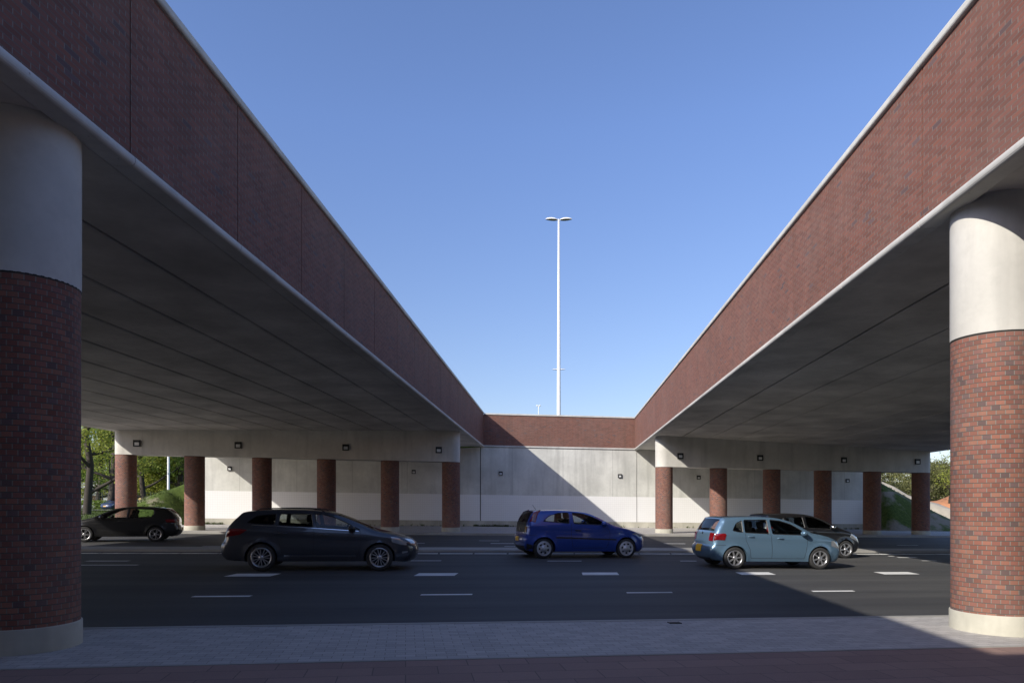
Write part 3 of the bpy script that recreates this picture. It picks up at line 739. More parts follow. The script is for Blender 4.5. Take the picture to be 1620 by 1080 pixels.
def make_car(S, label, cat='car'):
    root = empty(S['name']); tag(root, label, cat, 'cars driving under the viaducts')
    w0 = S['w'] / 2; belt = S['belt']; prof = resample(smoothline([(x, z - .03 * smooth((z - 1.15) / .25)) for x, z in S['top']], 2), .055)
    x0, x1 = min(p[0] for p in prof), max(p[0] for p in prof)
    R = S['wr']; wz = R
    def W(x, z, edge=True):
        zb = belt(x)
        y = w0
        y -= .05 * max(0, (.55 - z) / .35) ** 2                 # tuck under
        y += .012 * math.exp(-((z - zb + .10) / .05) ** 2)      # shoulder crease
        if z > zb: y -= .015 + (z - zb) * S.get('tumble', .30)
        else: y -= .03 * max(0, 1 - abs(z - zb) / .15)*.5
        dr = x - x0; df = x1 - x
        if dr < .9: y -= S.get('tr', .11) * .7 * (1 - dr / .9) ** 2
        if df < 1.1: y -= S.get('tf', .17) * (1 - df / 1.1) ** 2.2
        for wx in S['wx']:                                       # flared arches
            d = math.hypot(x - wx, z - wz) - (R + .05)
            if -.02 < d < .14: y += .018 * math.exp(-(d / .05) ** 2)
        if edge:
            d = polyd((x, z), prof); r = .10
            if d < r: y -= .075 * (1 - math.sqrt(max(0, 1 - ((r - d) / r) ** 2)))
        return y
    # side outline with wheel arches
    sill = S['sill']; ar = R + .045
    bottom = []; a0 = prof[0]; a1 = prof[-1]
    bx = a1[0]; pts = []
    pts.append((a1[0], a1[1]))
    for wx in sorted(S['wx'], reverse=True):
        h = sill - wz; c = math.acos(max(-1, min(1, h / ar)))   # angle from up
        dx = math.sqrt(max(.0001, ar * ar - h * h))
        pts.append((wx + dx, sill + .0))
        ang0 = math.atan2(h, dx); n = 16
        for k in range(1, n): 
            t = ang0 + (math.pi - 2 * ang0) * k / n; pts.append((wx + ar * math.cos(t), wz + ar * math.sin(t)))
        pts.append((wx - dx, sill + .0))
    pts.append((a0[0], a0[1]))
    bot = []
    for a, b in zip(pts[:-1], pts[1:]):
        L = math.hypot(b[0] - a[0], b[1] - a[1]); n = max(1, int(L / .09))
        bot += [(a[0] + (b[0] - a[0]) * k / n, a[1] + (b[1] - a[1]) * k / n) for k in range(n)]
    outer = prof + bot[1:]
    wins = [rounded([tuple(p) for p in w], 2) for w in S['windows']]
    def cdt(outer, holes, step=.05):
        V = []; E = []
        def loop(pl):
            n = len(V); V.extend(Vector(p) for p in pl); E.extend((n + i, n + (i + 1) % len(pl)) for i in range(len(pl)))
        loop(outer)
        for h in holes: loop(h)
        xs_ = [p[0] for p in outer]; zs_ = [p[1] for p in outer]
        x = min(xs_)
        while x < max(xs_):
            z = min(zs_)
            while z < max(zs_):
                p = (x, z)
                if inpoly(p, outer) and not any(inpoly(p, h) for h in holes) and polyd(p, outer, True) > .022 and all(polyd(p, h, True) > .02 for h in holes): V.append(Vector(p))
                z += step
            x += step
        r = delaunay_2d_cdt(V, E, [], 0, 1e-5)
        vs = [(v.x, v.y) for v in r[0]]; fs = []
        for f in r[2]:
            c = (sum(vs[i][0] for i in f) / len(f), sum(vs[i][1] for i in f) / len(f))
            if inpoly(c, outer) and not any(inpoly(c, h) for h in holes): fs.append(tuple(f))
        return vs, fs
    def side_patch(name, poly, m, holes=(), off=0., step=.05, parent=root, sides=(-1, 1), edge=True, smooth_=True):
        vs, fs = cdt(poly, holes, step)
        out = []
        for sy in sides:
            mb = MB(); mb.smooth = smooth_
            mb.v = [(x, sy * (W(x, z, edge) + off), z) for x, z in vs]
            for f in fs:
                a, b, c = (vs[i] for i in f[:3]); ccw = (b[0] - a[0]) * (c[1] - a[1]) - (b[1] - a[1]) * (c[0] - a[0]) > 0
                # for the -Y side a ccw (x,z) triangle faces -Y
                g = f if (ccw == (sy < 0)) else f[::-1]
                mb.f.append(tuple(g)); mb.m.append(0); mb.sm.append(smooth_)
            out.append((mb, name, m, parent))
        return out
    # body = both sides + the strip over the top, glass spans left open
    body = MB(); body.smooth = True
    for mb, *_ in side_patch('', outer, None, wins):
        n = len(body.v); body.v += mb.v
        for f in mb.f: body.f.append(tuple(n + i for i in f)); body.m.append(0); body.sm.append(True)
    nrm = []
    for i, p in enumerate(prof):
        a, b = prof[max(0, i - 1)], prof[min(len(prof) - 1, i + 1)]; t = Vector((b[0] - a[0], b[1] - a[1])).normalized(); nrm.append(Vector((-t.y, t.x)))
    NV = 18
    def SP(i, v, off=0.):
        p = prof[i]; e = W(p[0], p[1]); n = nrm[i]
        c = (S.get('crown', .035) * .6 + .13 * abs(n.x) ** 2 * (1 if p[1] < 1.0 else .45) * (1 if n.x > 0 else .33)) * (1 - abs(v) ** 2.6)
        return Vector((p[0] + n.x * (c + off), v * e, p[1] + n.y * (c + off)))
    def idx(x, z):
        return min(range(len(prof)), key=lambda i: (prof[i][0] - x) ** 2 + (prof[i][1] - z) ** 2)
    ws = (idx(*S['ws'][0]), idx(*S['ws'][1])); rs = (idx(*S['rs'][0]), idx(*S['rs'][1]))
    VS = [-1 + 2 * k / NV for k in range(NV + 1)]
    def open_(i, k):
        v = (VS[k] + VS[k + 1]) / 2
        return (ws[0] <= i < ws[1] and abs(v) < .93) or (rs[0] <= i < rs[1] and abs(v) < .84)
    base = len(body.v)
    for i in range(len(prof)):
        for v in VS: body.v.append(tuple(SP(i, v)))
    for i in range(len(prof) - 1):
        for k in range(NV):
            if not open_(i, k):
                a = base + i * (NV + 1) + k; body.f.append((a, a + NV + 1, a + NV + 2, a + 1)[::-1]); body.m.append(0); body.sm.append(True)
    # arch returns
    for sy in (-1, 1):
        for wx in S['wx']:
            rows = [[], []]
            for k in range(21):
                t = -.25 + (math.pi + .5) * k / 20; x, z = wx + ar * math.cos(t), wz + ar * math.sin(t)
                z = max(z, sill - .02); y = W(x, z)
                rows[0].append(Vector((x, sy * y, z))); rows[1].append(Vector((x, sy * (y - .10), z)))
            body.grid(rows, flip=sy > 0)
    bo = body.build('body', S['paint'], root, fix=True)
    def strip_patch(name, i0, i1, v0, v1, m, off=.004, nv=12, parent=root):
        mb = MB(); mb.smooth = True
        mb.grid([[SP(i, v0 + (v1 - v0) * k / nv, off) for k in range(nv + 1)] for i in range(i0, i1 + 1)], flip=True)
        return mb.build(name, m, parent)
    strip_patch('windshield', ws[0], ws[1], -.93, .93, M['glass'], -.006)
    strip_patch('rear_window', rs[0], rs[1], -.84, .84, M['glass_dark'] if S.get('dark') else M['glass'], -.006)
    # side windows with black surrounds
    for wi, w in enumerate(wins):
        gm = M['glass_dark'] if wi in S.get('tinted', ()) else M['glass']
        for (mb, nm, m, pr), sy in zip(side_patch('side_window', w, gm, off=-.012, step=.12), (-1, 1)):
            g = mb.build('side_window', gm, root)
            fr = MB(); fr.smooth = False; ins = inset(w, .018); n = len(w)
            A = [Vector((x, sy * (W(x, z) + .003), z)) for x, z in w]; B = [Vector((x, sy * (W(x, z) - .012), z)) for x, z in ins]
            fr.grid([A, B], closed=True, flip=sy > 0); fr.build('window_frame', M['trim'], g)
    # generic side decals: seams, lamps, mouldings, pillars
    for nm, poly, m, off in S.get('decals', []):
        for mb, a, b, c in side_patch(nm, poly, m, off=off, step=.03): mb.build(nm, m, root, fix=True)
    for line in S.get('seams', []):
        for sy in (-1, 1):
            mb = MB(); L = resample(line, .06); A = []; B = []
            for i, p in enumerate(L):
                a, b = L[max(0, i - 1)], L[min(len(L) - 1, i + 1)]; t = Vector((b[0] - a[0], b[1] - a[1])).normalized(); n = Vector((-t.y, t.x)) * .004
                A.append(Vector((p[0] + n.x, sy * (W(*p) + .0025), p[1] + n.y))); B.append(Vector((p[0] - n.x, sy * (W(*p) + .0025), p[1] - n.y)))
            mb.grid([A, B], flip=sy > 0); mb.build('door_seam', M['trim'], root)
    for x, z, m in S.get('handles', []):
        for sy in (-1, 1):
            mb = MB(); y = W(x, z) + .012
            mb.tube([(x - .09, sy * (y - .015), z + .004), (x - .06, sy * (y + .012), z), (x + .05, sy * (y + .014), z - .002), (x + .09, sy * (y - .015), z - .004)], [.010, .014, .014, .010], 8)
            mb.build('door_handle', m, root)
    for nm, p0, p1, v0, v1, m, off in S.get('patches', []):
        i0, i1 = sorted((idx(*p0), idx(*p1))); i1 = max(i1, i0 + 1)
        strip_patch(nm, i0, i1, v0, v1, m, off)
    # mirrors
    mxx, mzz = S['mirror']
    for sy in (-1, 1):
        mb = MB(); mb.smooth = True; y = W(mxx, mzz) + .02; n = 10; rows = []
        for i in range(7):
            t = i / 6; rr = math.sin(math.pi * (.12 + .76 * t)) ** .5
            rows.append([Vector((mxx + .05 - .07 + .085 * math.cos(2 * math.pi * k / n) * rr, sy * (y + .02 + .2 * t), mzz + .01 + .075 * math.sin(2 * math.pi * k / n) * rr)) for k in range(n)])
        mb.grid(rows, closed=True, flip=sy > 0); mb.face(rows[0]); mb.face(rows[-1])
        mb.box((mxx, sy * (y + .0), mzz - .04), (.06, .08, .03))
        mb.build('wing_mirror', S.get('mirror_m', S['paint']), root, fix=True)
    # underbody, wheel wells, cabin
    mb = MB(); xa, xb = x0 + .25, x1 - .3; wi = w0 - .14
    mb.box(((xa + xb) / 2, 0, sill + .07), (xb - xa, 2 * wi - .30, .16))
    mb.box(((S['wx'][0] + S['wx'][1]) / 2, 0, sill + .06), (S['wx'][1] - S['wx'][0] - 2 * ar - .02, 2 * wi, .14))
    for wx in S['wx']:
        for sy in (-1, 1):
            rows = [[Vector((wx + (ar + .01) * math.cos(t), sy * yy, max(wz + (ar + .01) * math.sin(t), sill - .05))) for t in [(-.3 + (math.pi + .6) * k / 16) for k in range(17)]] for yy in (w0 - .09, w0 - .34)]
            mb.grid(rows); mb.face([*rows[1]])
    mb.build('underbody', M['black'], root)
    zf = S['floor']
    mb = MB(); cx0, cx1 = S['cabin']; mb.box(((cx0 + cx1) / 2, 0, zf), (cx1 - cx0, 2 * wi - .02, .03))
    dx = S['ws'][1][0] - .30; mb.box((dx, 0, belt(dx) - .10), (.34, 2 * wi - .08, .20))
    mb.build('cabin_floor', M['inner'], root)
    for sx_, rowx in enumerate(S['seats']):
        for sy in ((-1, 1)):
            mb = MB(); mb.smooth = False; yy = sy * .36; zs = zf + .12
            def pad(cx_, cz_, l, h_, ang, wy):
                c, s_ = math.cos(ang), math.sin(ang); axx = Vector((c, 0, -s_)); n = 12
                rows = []
                for j, (ww, kk) in enumerate(((-.5, .82), (-.46, 1.), (.46, 1.), (.5, .82))):
                    rows.append([Vector((cx_, yy + ww * wy, cz_)) + axx * (math.copysign(abs(math.cos(a)) ** .5, math.cos(a)) * l / 2 * kk) + Vector((s_, 0, c)) * (math.copysign(abs(math.sin(a)) ** .5, math.sin(a)) * h_ / 2 * kk) for a in [2 * math.pi * q / n for q in range(n)]])
                mb.grid(rows, closed=True); mb.face(rows[0]); mb.face(rows[-1])
            pad(rowx + .22, zs, .46, .14, 0, .48); pad(rowx - .10, zs + .32, .13, .60, -.22, .46); pad(rowx - .20, zs + .70, .10, .19, -.15, .27)
            mb.tube([(rowx - .19, yy - .06, zs + .55), (rowx - .19, yy - .06, zs + .66)], [.008, .008], 6); mb.tube([(rowx - .19, yy + .06, zs + .55), (rowx - .19, yy + .06, zs + .66)], [.008, .008], 6)
            mb.build('seat', M['seat'], root, fix=True)
    mb = MB(); sx0 = S['seats'][0] + .62; yy = .36 
    ring = [Vector((sx0 + .06 * math.sin(t), yy + .18 * math.cos(t), zf + .50 + .17 * math.sin(t))) for t in [2 * math.pi * k / 20 for k in range(21)]]
    mb.tube(ring, [.015] * 21, 6); mb.tube([(sx0, yy, zf + .5), (sx0 + .3, yy, zf + .42)], [.03, .04], 8); mb.build('steering_wheel', M['inner'], root)
    if S.get('antenna'):
        ax_, az_ = S['antenna'][0], S['antenna'][1] - .015; mb = MB(); mb.tube([(ax_, 0, az_ - .02), (ax_ - .10, 0, az_ + S.get('antl', .22))], [.008, .004], 6); mb.build('antenna', M['trim'], root)
    if S.get('rails'):
        for sy in (-1, 1):
            mb = MB(); xr0, xr1 = S['rails']; L = []
            for k in range(13):
                x = xr0 + (xr1 - xr0) * k / 12; i = min((i for i in range(len(prof)) if prof[i][1] > 1.2), key=lambda i: abs(prof[i][0] - x)); p = SP(i, sy * .93, .0)
                L.append(p + Vector((0, 0, .035 if 0 < k < 12 else -.01)))
            mb.tube(L, [.014] * 13, 6); mb.build('roof_rail', M['trim'], root)
    # wheels
    tw = .205; y_out = w0 - .015
    def wheel_at(wx, sy, proto=None):
        if proto:
            w = copy_tree(proto, root); w.location = (wx, sy * (y_out - tw / 2), wz); w.rotation_euler = (0, .4 * sy, 0 if sy < 0 else math.pi); return w
        mb = MB(); mb.smooth = True; n = 48; rr = S['rim']
        prof_t = [(rr - .01, -.42), (rr + .01, -.5), (R - .05, -.52), (R - .012, -.46), (R, -.36), (R, 0), (R, .36), (R - .012, .46), (R - .05, .52), (rr + .01, .5), (rr - .01, .42)]
        mb.grid([[Vector((r * math.cos(2 * math.pi * k / n), t * tw, r * math.sin(2 * math.pi * k / n))) for k in range(n)] for r, t in prof_t], closed=True)
        w = mb.build('wheel', M['tyre'], root)
        # rim: barrel, spokes, hub  (outside is -Y)
        mb = MB(); mb.smooth = True
        mb.grid([[Vector((r * math.cos(2 * math.pi * k / n), t * tw, r * math.sin(2 * math.pi * k / n))) for k in range(n)] for r, t in ((rr + .012, -.49), (rr + .004, -.53), (rr - .012, -.50), (rr - .022, -.40), (rr - .035, .2))], closed=True)
        mb.smooth = False; kind = S['rimkind']
        if kind == 'cover':
            NS, wd_ = 7, .062
        elif kind == 'double': NS, wd_ = S.get('ns', 5), .020
        else: NS, wd_ = S.get('ns', 6), .042
        if kind == 'cover':
            # dished disc with seven openings: hub disc + outer ring + webs
            for r0_, r1_, ya, yb in ((0, .105, -.52, -.50), (.155, rr - .01, -.50, -.49)):
                mb.smooth = True; mb.grid([[Vector((r * math.cos(2 * math.pi * k / n), y_ * tw, r * math.sin(2 * math.pi * k / n))) for k in range(n)] for r, y_ in ((max(r0_, .001), ya), (r1_, yb), (r1_, yb + .08))], closed=True)
            mb.smooth = False
        for k in range(NS):
            t = 2 * math.pi * k / NS + .3
            subs = [0] if kind != 'double' else [-.13, .13]
            for sb in subs:
                tt = t + sb * .5; tu = t + sb * 1.55
                if kind == 'cover': r_in, r_out = .10, .17
                else: r_in, r_out = .035, rr - .008
                a = Vector((math.cos(tt), 0, math.sin(tt))) * r_in; b = Vector((math.cos(tu), 0, math.sin(tu))) * r_out
                d = (b - a).normalized(); s_ = Vector((-d.z, 0, d.x)); wa, wb = wd_ * .75, wd_ * (1.0 if kind != 'cover' else 1.2)
                q = [a - s_ * wa / 2, b - s_ * wb / 2, b + s_ * wb / 2, a + s_ * wa / 2]
                F = [p + Vector((0, -.49 * tw, 0)) for p in q]; Bk = [p + Vector((0, -.30 * tw, 0)) for p in q]
                mb.hexa(F, Bk)
        mb.smooth = True
        mb.grid([[Vector((r * math.cos(2 * math.pi * k / 20), y_ * tw, r * math.sin(2 * math.pi * k / 20))) for k in range(20)] for r, y_ in ((.001, -.53), (.04, -.53), (.055, -.50), (.06, -.3))], closed=True)
        mb.build('rim', M['cover'] if kind == 'cover' else M['rim'], w, fix=True)
        mb = MB(); mb.grid([[Vector((r * math.cos(2 * math.pi * k / 24), -.12 * tw, r * math.sin(2 * math.pi * k / 24))) for k in range(24)] for r in (.001, rr - .03)], closed=True); mb.build('brake_disc', M['black'], w)
        w.location = (wx, sy * (y_out - tw / 2), wz); w.rotation_euler = (0, .2, 0)
        return w
    p0 = wheel_at(S['wx'][0], -1)
    for wx, sy in ((S['wx'][1], -1), (S['wx'][0], 1), (S['wx'][1], 1)): wheel_at(wx, sy, p0)
    root['wx'] = list(S['wx'])
    return root

def rect(x0_, z0, x1_, z1): return [(x0_, z0), (x1_, z0), (x1_, z1), (x0_, z1)]
lin = lambda a, b: (lambda x: a[1] + (b[1] - a[1]) * (x - a[0]) / (b[0] - a[0]))

FOCUS = dict(name='estate_car', w=1.82, wr=.325, wx=(.93, 3.66), sill=.235, rim=.225, rimkind='double', ns=7, paint=M['p_grey'], floor=.42, cabin=(1.0, 3.3),
    belt=lin((.5, 1.06), (3.5, .93)),
    top=[(.12, .26), (.02, .36), (.0, .52), (.02, .66), (.09, .70), (.10, .88), (.20, 1.10), (.44, 1.37), (.46, 1.405), (.62, 1.43), (.9, 1.462), (1.4, 1.482), (2.0, 1.475), (2.4, 1.435), (2.64, 1.37), (3.1, 1.17), (3.48, .985), (3.62, .945), (3.95, .875), (4.25, .785), (4.40, .69), (4.46, .56), (4.465, .40), (4.40, .26), (4.30, .215)],
    ws=((2.66, 1.37), (3.46, .99)), rs=((.21, 1.11), (.43, 1.37)), tinted=(0, 1), dark=True,
    windows=[[(.58, 1.13), (.80, 1.315), (1.26, 1.355), (1.22, 1.085), (.78, 1.105)], [(1.29, 1.08), (1.33, 1.36), (2.05, 1.37), (2.11, 1.035)], [(2.17, 1.03), (2.12, 1.37), (2.38, 1.35), (2.60, 1.285), (2.90, 1.15), (3.20, 1.0), (3.18, .975)]],
    seats=(2.15, 1.25), mirror=(3.02, 1.02), mirror_m=M['trim'], rails=(.75, 2.35), antenna=(.95, 1.50), antl=.06,
    handles=[(1.42, .90, M['p_grey']), (2.36, .87, M['p_grey'])],
    seams=[[(1.30, 1.06), (1.28, .80), (1.38, .55), (1.42, .30)], [(2.12, 1.03), (2.12, .60), (2.10, .30)], [(3.20, .97), (3.22, .70), (3.17, .50), (3.12, .30)], [(1.42, .30), (3.12, .30)]],
    decals=[('tail_lamp', [(.13, .80), (.45, .86), (.62, .98), (.30, 1.0), (.17, .98)], M['tail'], .014), ('headlamp', [(3.95, .70), (4.15, .64), (4.30, .62), (4.32, .70), (4.1, .80), (3.92, .83)], M['headl'], .004),
            ('sill_trim', [(1.45, .36), (3.1, .36), (3.1, .375), (1.45, .375)], M['chrome'], .003), ('window_chrome', [(.70, 1.085), (2.1, 1.02), (3.16, .955), (3.16, .967), (2.1, 1.033), (.70, 1.098)], M['chrome'], .005),
            ('fog_lamp', [(4.20, .42), (4.33, .44), (4.34, .48), (4.2, .47)], M['headl'], .004)],
    patches=[('tail_lamp', (.12, .90), (.19, 1.06), -.99, -.70, M['tail'], .006), ('tail_lamp', (.12, .90), (.19, 1.06), .70, .99, M['tail'], .006), ('grille', (4.44, .62), (4.46, .48), -.6, .6, M['trim'], .004), ('number_plate', (.01, .50), (.01, .62), -.28, .28, M['plate'], .01), ('rear_bumper_trim', (.10, .27), (.0, .40), -.9, .9, M['trim'], .005)])
CORSA = dict(name='hatchback_car', w=1.646, wr=.285, wx=(.80, 3.27), sill=.20, rim=.20, rimkind='cover', paint=M['p_blue'], floor=.40, cabin=(.8, 2.9),
    belt=lin((.5, 1.02), (2.9, .93)),
    top=[(.16, .22), (.06, .30), (.02, .44), (.03, .60), (.10, .64), (.13, .78), (.15, .98), (.26, 1.22), (.42, 1.38), (.52, 1.405), (.8, 1.418), (1.21, 1.432), (1.67, 1.42), (2.05, 1.37), (2.3, 1.28), (2.75, 1.02), (2.86, .955), (3.05, .905), (3.35, .83), (3.6, .72), (3.72, .60), (3.745, .42), (3.72, .25), (3.66, .19)],
    ws=((2.1, 1.35), (2.76, 1.01)), rs=((.17, 1.02), (.39, 1.355)), dark=True, tr=.10, tumble=.27,
    windows=[[(.74, 1.045), (.94, 1.24), (1.20, 1.325), (1.53, 1.345), (1.55, .99)], [(1.67, .98), (1.63, 1.345), (1.95, 1.32), (2.22, 1.235), (2.45, 1.10), (2.66, .98), (2.64, .945)]],
    seats=(1.75, 1.0), mirror=(2.56, .985), mirror_m=M['p_blue'], antenna=(.72, 1.41), antl=.12, crown=.03,
    handles=[(1.80, .80, M['trim'])],
    seams=[[(1.60, .98), (1.60, .60), (1.66, .30)], [(2.66, .95), (2.76, .7), (2.72, .45), (2.66, .30)], [(1.66, .30), (2.66, .30)], [(.16, .66), (.52, .64), (.5, .5)]],
    decals=[('tail_lamp', [(.20, 1.02), (.40, 1.30), (.68, 1.375), (.66, 1.33), (.44, 1.02)], M['tail'], .006), ('headlamp', [(3.42, .70), (3.62, .60), (3.69, .56), (3.66, .68), (3.5, .745)], M['headl'], .004),
            ('side_moulding', [(1.15, .575), (2.95, .52), (2.95, .555), (1.15, .615)], M['trim'], .006), ('side_repeater', rect(3.02, .70, 3.07, .725), M['headl'], .004), ('rear_bumper_trim', [(.10, .24), (.50, .22), (.47, .40), (.1, .42)], M['trim'], .004)],
    patches=[('number_plate', (.03, .48), (.03, .60), -.30, .30, M['plate'], .01), ('rear_bumper_trim', (.14, .23), (.03, .36), -.9, .9, M['trim'], .004), ('tailgate_panel', (.13, .70), (.15, .98), -.86, .86, M['trim'], .006), ('tail_lamp', (.13, .74), (.14, .92), -.99, -.80, M['tail'], .014), ('tail_lamp', (.13, .74), (.14, .92), .80, .99, M['tail'], .014), ('badge', (.13, .78), (.14, .86), -.07, .07, M['chrome'], .012), ('grille', (3.73, .50), (3.745, .38), -.5, .5, M['trim'], .004)])
POLO = dict(name='hatchback_car', w=1.70, wr=.305, wx=(.68, 3.15), sill=.215, rim=.205, rimkind='spoke', ns=7, paint=M['p_light'], floor=.40, cabin=(.75, 2.95),
    belt=lin((.5, 1.01), (3.0, .93)),
    top=[(.16, .24), (.05, .33), (.0, .48), (.02, .62), (.09, .66), (.10, .86), (.14, 1.0), (.24, 1.20), (.36, 1.395), (.34, 1.43), (.55, 1.452), (.95, 1.47), (1.4, 1.478), (1.85, 1.46), (2.15, 1.41), (2.45, 1.31), (2.78, 1.10), (2.96, 1.0), (3.15, .97), (3.45, .91), (3.68, .825), (3.80, .71), (3.845, .48), (3.82, .28), (3.74, .21)],
    ws=((2.2, 1.395), (2.93, 1.0)), rs=((.16, 1.04), (.335, 1.36)), tr=.11, tumble=.28,
    windows=[[(.60, 1.06), (.72, 1.27), (.90, 1.355), (.91, 1.01), (.76, 1.02)], [(.955, 1.005), (.945, 1.365), (1.62, 1.38), (1.67, .975)], [(1.75, .97), (1.70, 1.38), (2.02, 1.35), (2.32, 1.255), (2.56, 1.12), (2.78, .985), (2.76, .945)]],
    seats=(1.80, 1.0), mirror=(2.62, 1.0), mirror_m=M['p_light'], crown=.035,
    handles=[(1.13, .90, M['p_light']), (1.98, .86, M['p_light'])],
    seams=[[(.96, 1.0), (.98, .80), (1.10, .55), (1.14, .30)], [(1.70, .97), (1.74, .60), (1.74, .30)], [(2.74, .95), (2.76, .70), (2.72, .45), (2.68, .30)], [(1.14, .30), (2.68, .30)], [(.05, .66), (.42, .66)]],
    decals=[('tail_lamp', [(.095, .78), (.38, .80), (.42, .95), (.39, .985), (.12, .975)], M['tail'], .02), ('headlamp', [(3.50, .66), (3.72, .58), (3.79, .56), (3.75, .70), (3.6, .79), (3.5, .80)], M['headl'], .004)],
    patches=[('tail_lamp', (.10, .78), (.13, .97), -1, -.70, M['tail'], .008), ('tail_lamp', (.10, .78), (.13, .97), .70, 1, M['tail'], .008), ('number_plate', (.01, .47), (.02, .60), -.30, .30, M['plate'], .012),
             ('rear_spoiler', (.345, 1.40), (.40, 1.44), -.9, .9, M['p_light'], .02), ('badge', (.125, .90), (.135, .97), -.045, .045, M['chrome'], .01), ('rear_bumper_trim', (.14, .25), (.07, .31), -.8, .8, M['trim'], .004), ('grille', (3.84, .46), (3.84, .36), -.6, .6, M['trim'], .004)])
YARIS = dict(name='hatchback_car', w=1.69, wr=.30, wx=(.62, 3.08), sill=.22, rim=.205, rimkind='spoke', ns=5, paint=M['p_black'], floor=.42, cabin=(.7, 2.9),
    belt=lin((.5, 1.06), (2.9, .97)),
    top=[(.14, .24), (.03, .36), (.0, .52), (.05, .70), (.08, .95), (.20, 1.22), (.30, 1.46), (.34, 1.49), (.7, 1.51), (1.2, 1.53), (1.7, 1.51), (2.05, 1.43), (2.4, 1.28), (2.85, 1.05), (3.05, .97), (3.3, .90), (3.52, .79), (3.66, .66), (3.72, .48), (3.70, .30), (3.6, .2)],
    ws=((2.1, 1.41), (2.83, 1.06)), rs=((.10, 1.02), (.28, 1.41)), tr=.10, tumble=.28, tinted=(0, 1), dark=True,
    windows=[[(.50, 1.10), (.62, 1.32), (.8, 1.375), (.84, 1.07)], [(.90, 1.065), (.88, 1.39), (1.5, 1.41), (1.56, 1.03)], [(1.63, 1.02), (1.59, 1.43), (1.92, 1.40), (2.2, 1.30), (2.5, 1.15), (2.72, 1.02), (2.70, .98)]],
    seats=(1.75, .95), mirror=(2.52, 1.06), mirror_m=M['chrome'], crown=.035,
    handles=[(1.05, .93, M['p_black']), (1.88, .90, M['p_black'])], seams=[[(.90, 1.05), (1.05, .55), (1.1, .30)], [(1.60, 1.0), (1.64, .30)], [(2.68, .98), (2.66, .45), (2.6, .30)]],
    decals=[('tail_lamp', [(.10, .84), (.34, .88), (.40, 1.08), (.2, 1.1)], M['tail'], .006), ('headlamp', [(3.25, .72), (3.5, .60), (3.62, .56), (3.58, .72), (3.3, .86)], M['headl'], .005)],
    patches=[('number_plate', (.01, .48), (.02, .60), -.30, .30, M['plate'], .012), ('rear_spoiler', (.3, 1.45), (.4, 1.49), -.9, .9, M['p_black'], .02)])
GOLF = dict(name='hatchback_car', w=1.78, wr=.315, wx=(.86, 3.44), sill=.225, rim=.215, rimkind='double', ns=5, paint=M['p_black'], floor=.40, cabin=(.9, 3.15),
    belt=lin((.5, 1.03), (3.2, .93)),
    top=[(.16, .25), (.05, .34), (.0, .50), (.03, .64), (.08, .68), (.08, .88), (.12, 1.0), (.22, 1.18), (.42, 1.38), (.50, 1.43), (.8, 1.455), (1.3, 1.48), (1.8, 1.475), (2.2, 1.43), (2.5, 1.34), (2.9, 1.13), (3.15, .995), (3.35, .94), (3.7, .86), (3.93, .76), (4.03, .62), (4.07, .45), (4.04, .28), (3.95, .21)],
    ws=((2.3, 1.405), (3.10, 1.02)), rs=((.15, 1.04), (.36, 1.33)), tr=.12, tumble=.28,
    windows=[[(.98, 1.01), (.88, 1.20), (.96, 1.345), (1.82, 1.38), (1.86, .975)], [(1.93, .97), (1.88, 1.38), (2.22, 1.345), (2.50, 1.25), (2.80, 1.09), (3.0, .98), (2.98, .945)]],
    seats=(1.95, 1.15), mirror=(2.84, 1.0), mirror_m=M['p_black'], crown=.035,
    handles=[(1.30, .88, M['p_black']), (2.16, .86, M['p_black'])], seams=[[(.92, 1.0), (1.12, .62), (1.3, .50), (1.34, .30)], [(1.88, .97), (1.90, .30)], [(2.98, .95), (2.96, .45), (2.9, .30)]],
    decals=[('tail_lamp', [(.105, .80), (.46, .82), (.50, .93), (.13, .97)], M['tail'], .02), ('headlamp', [(3.72, .66), (3.9, .58), (4.0, .56), (3.98, .68), (3.76, .79)], M['headl'], .004), ('chrome_strip', [(.16, .765), (.60, .775), (.60, .785), (.16, .785)], M['chrome'], .005)],
    patches=[('tail_lamp', (.08, .82), (.11, .96), -1, -.66, M['tail'], .006), ('tail_lamp', (.08, .82), (.11, .96), .66, 1, M['tail'], .006), ('number_plate', (.01, .46), (.02, .58), -.30, .30, M['plate'], .012), ('number_plate', (4.06, .42), (4.065, .52), -.28, .28, M['plate'], .012), ('grille', (4.02, .64), (4.06, .54), -.6, .6, M['trim'], .004)])

def remap(spec, f):
    g = lambda p: (f(p[0]), p[1]); S = dict(spec)
    S['top'] = [g(p) for p in S['top']]; S['ws'] = tuple(g(p) for p in S['ws']); S['rs'] = tuple(g(p) for p in S['rs'])
    S['windows'] = [[g(p) for p in w] for w in S['windows']]; S['seams'] = [[g(p) for p in l] for l in S['seams']]
    S['decals'] = [(n, [g(p) for p in q], m, o) for n, q, m, o in S['decals']]
    S['patches'] = [(n, g(a), g(b), v0, v1, m, o) for n, a, b, v0, v1, m, o in S['patches']]; S['antenna'] = g(S['antenna'])
    return S
CORSA['top'] = [(x, z - .04 * smooth((z - .98) / .25)) for x, z in CORSA['top']]; CORSA['windows'] = [[(x, z - .035 * smooth((z - 1.05) / .2)) for x, z in w] for w in CORSA['windows']]
CORSA = remap(CORSA, lambda x: .80 - (.80 - x) * .70 if x < .80 else (3.27 + (x - 3.27) * 1.28 if x > 3.27 else x))
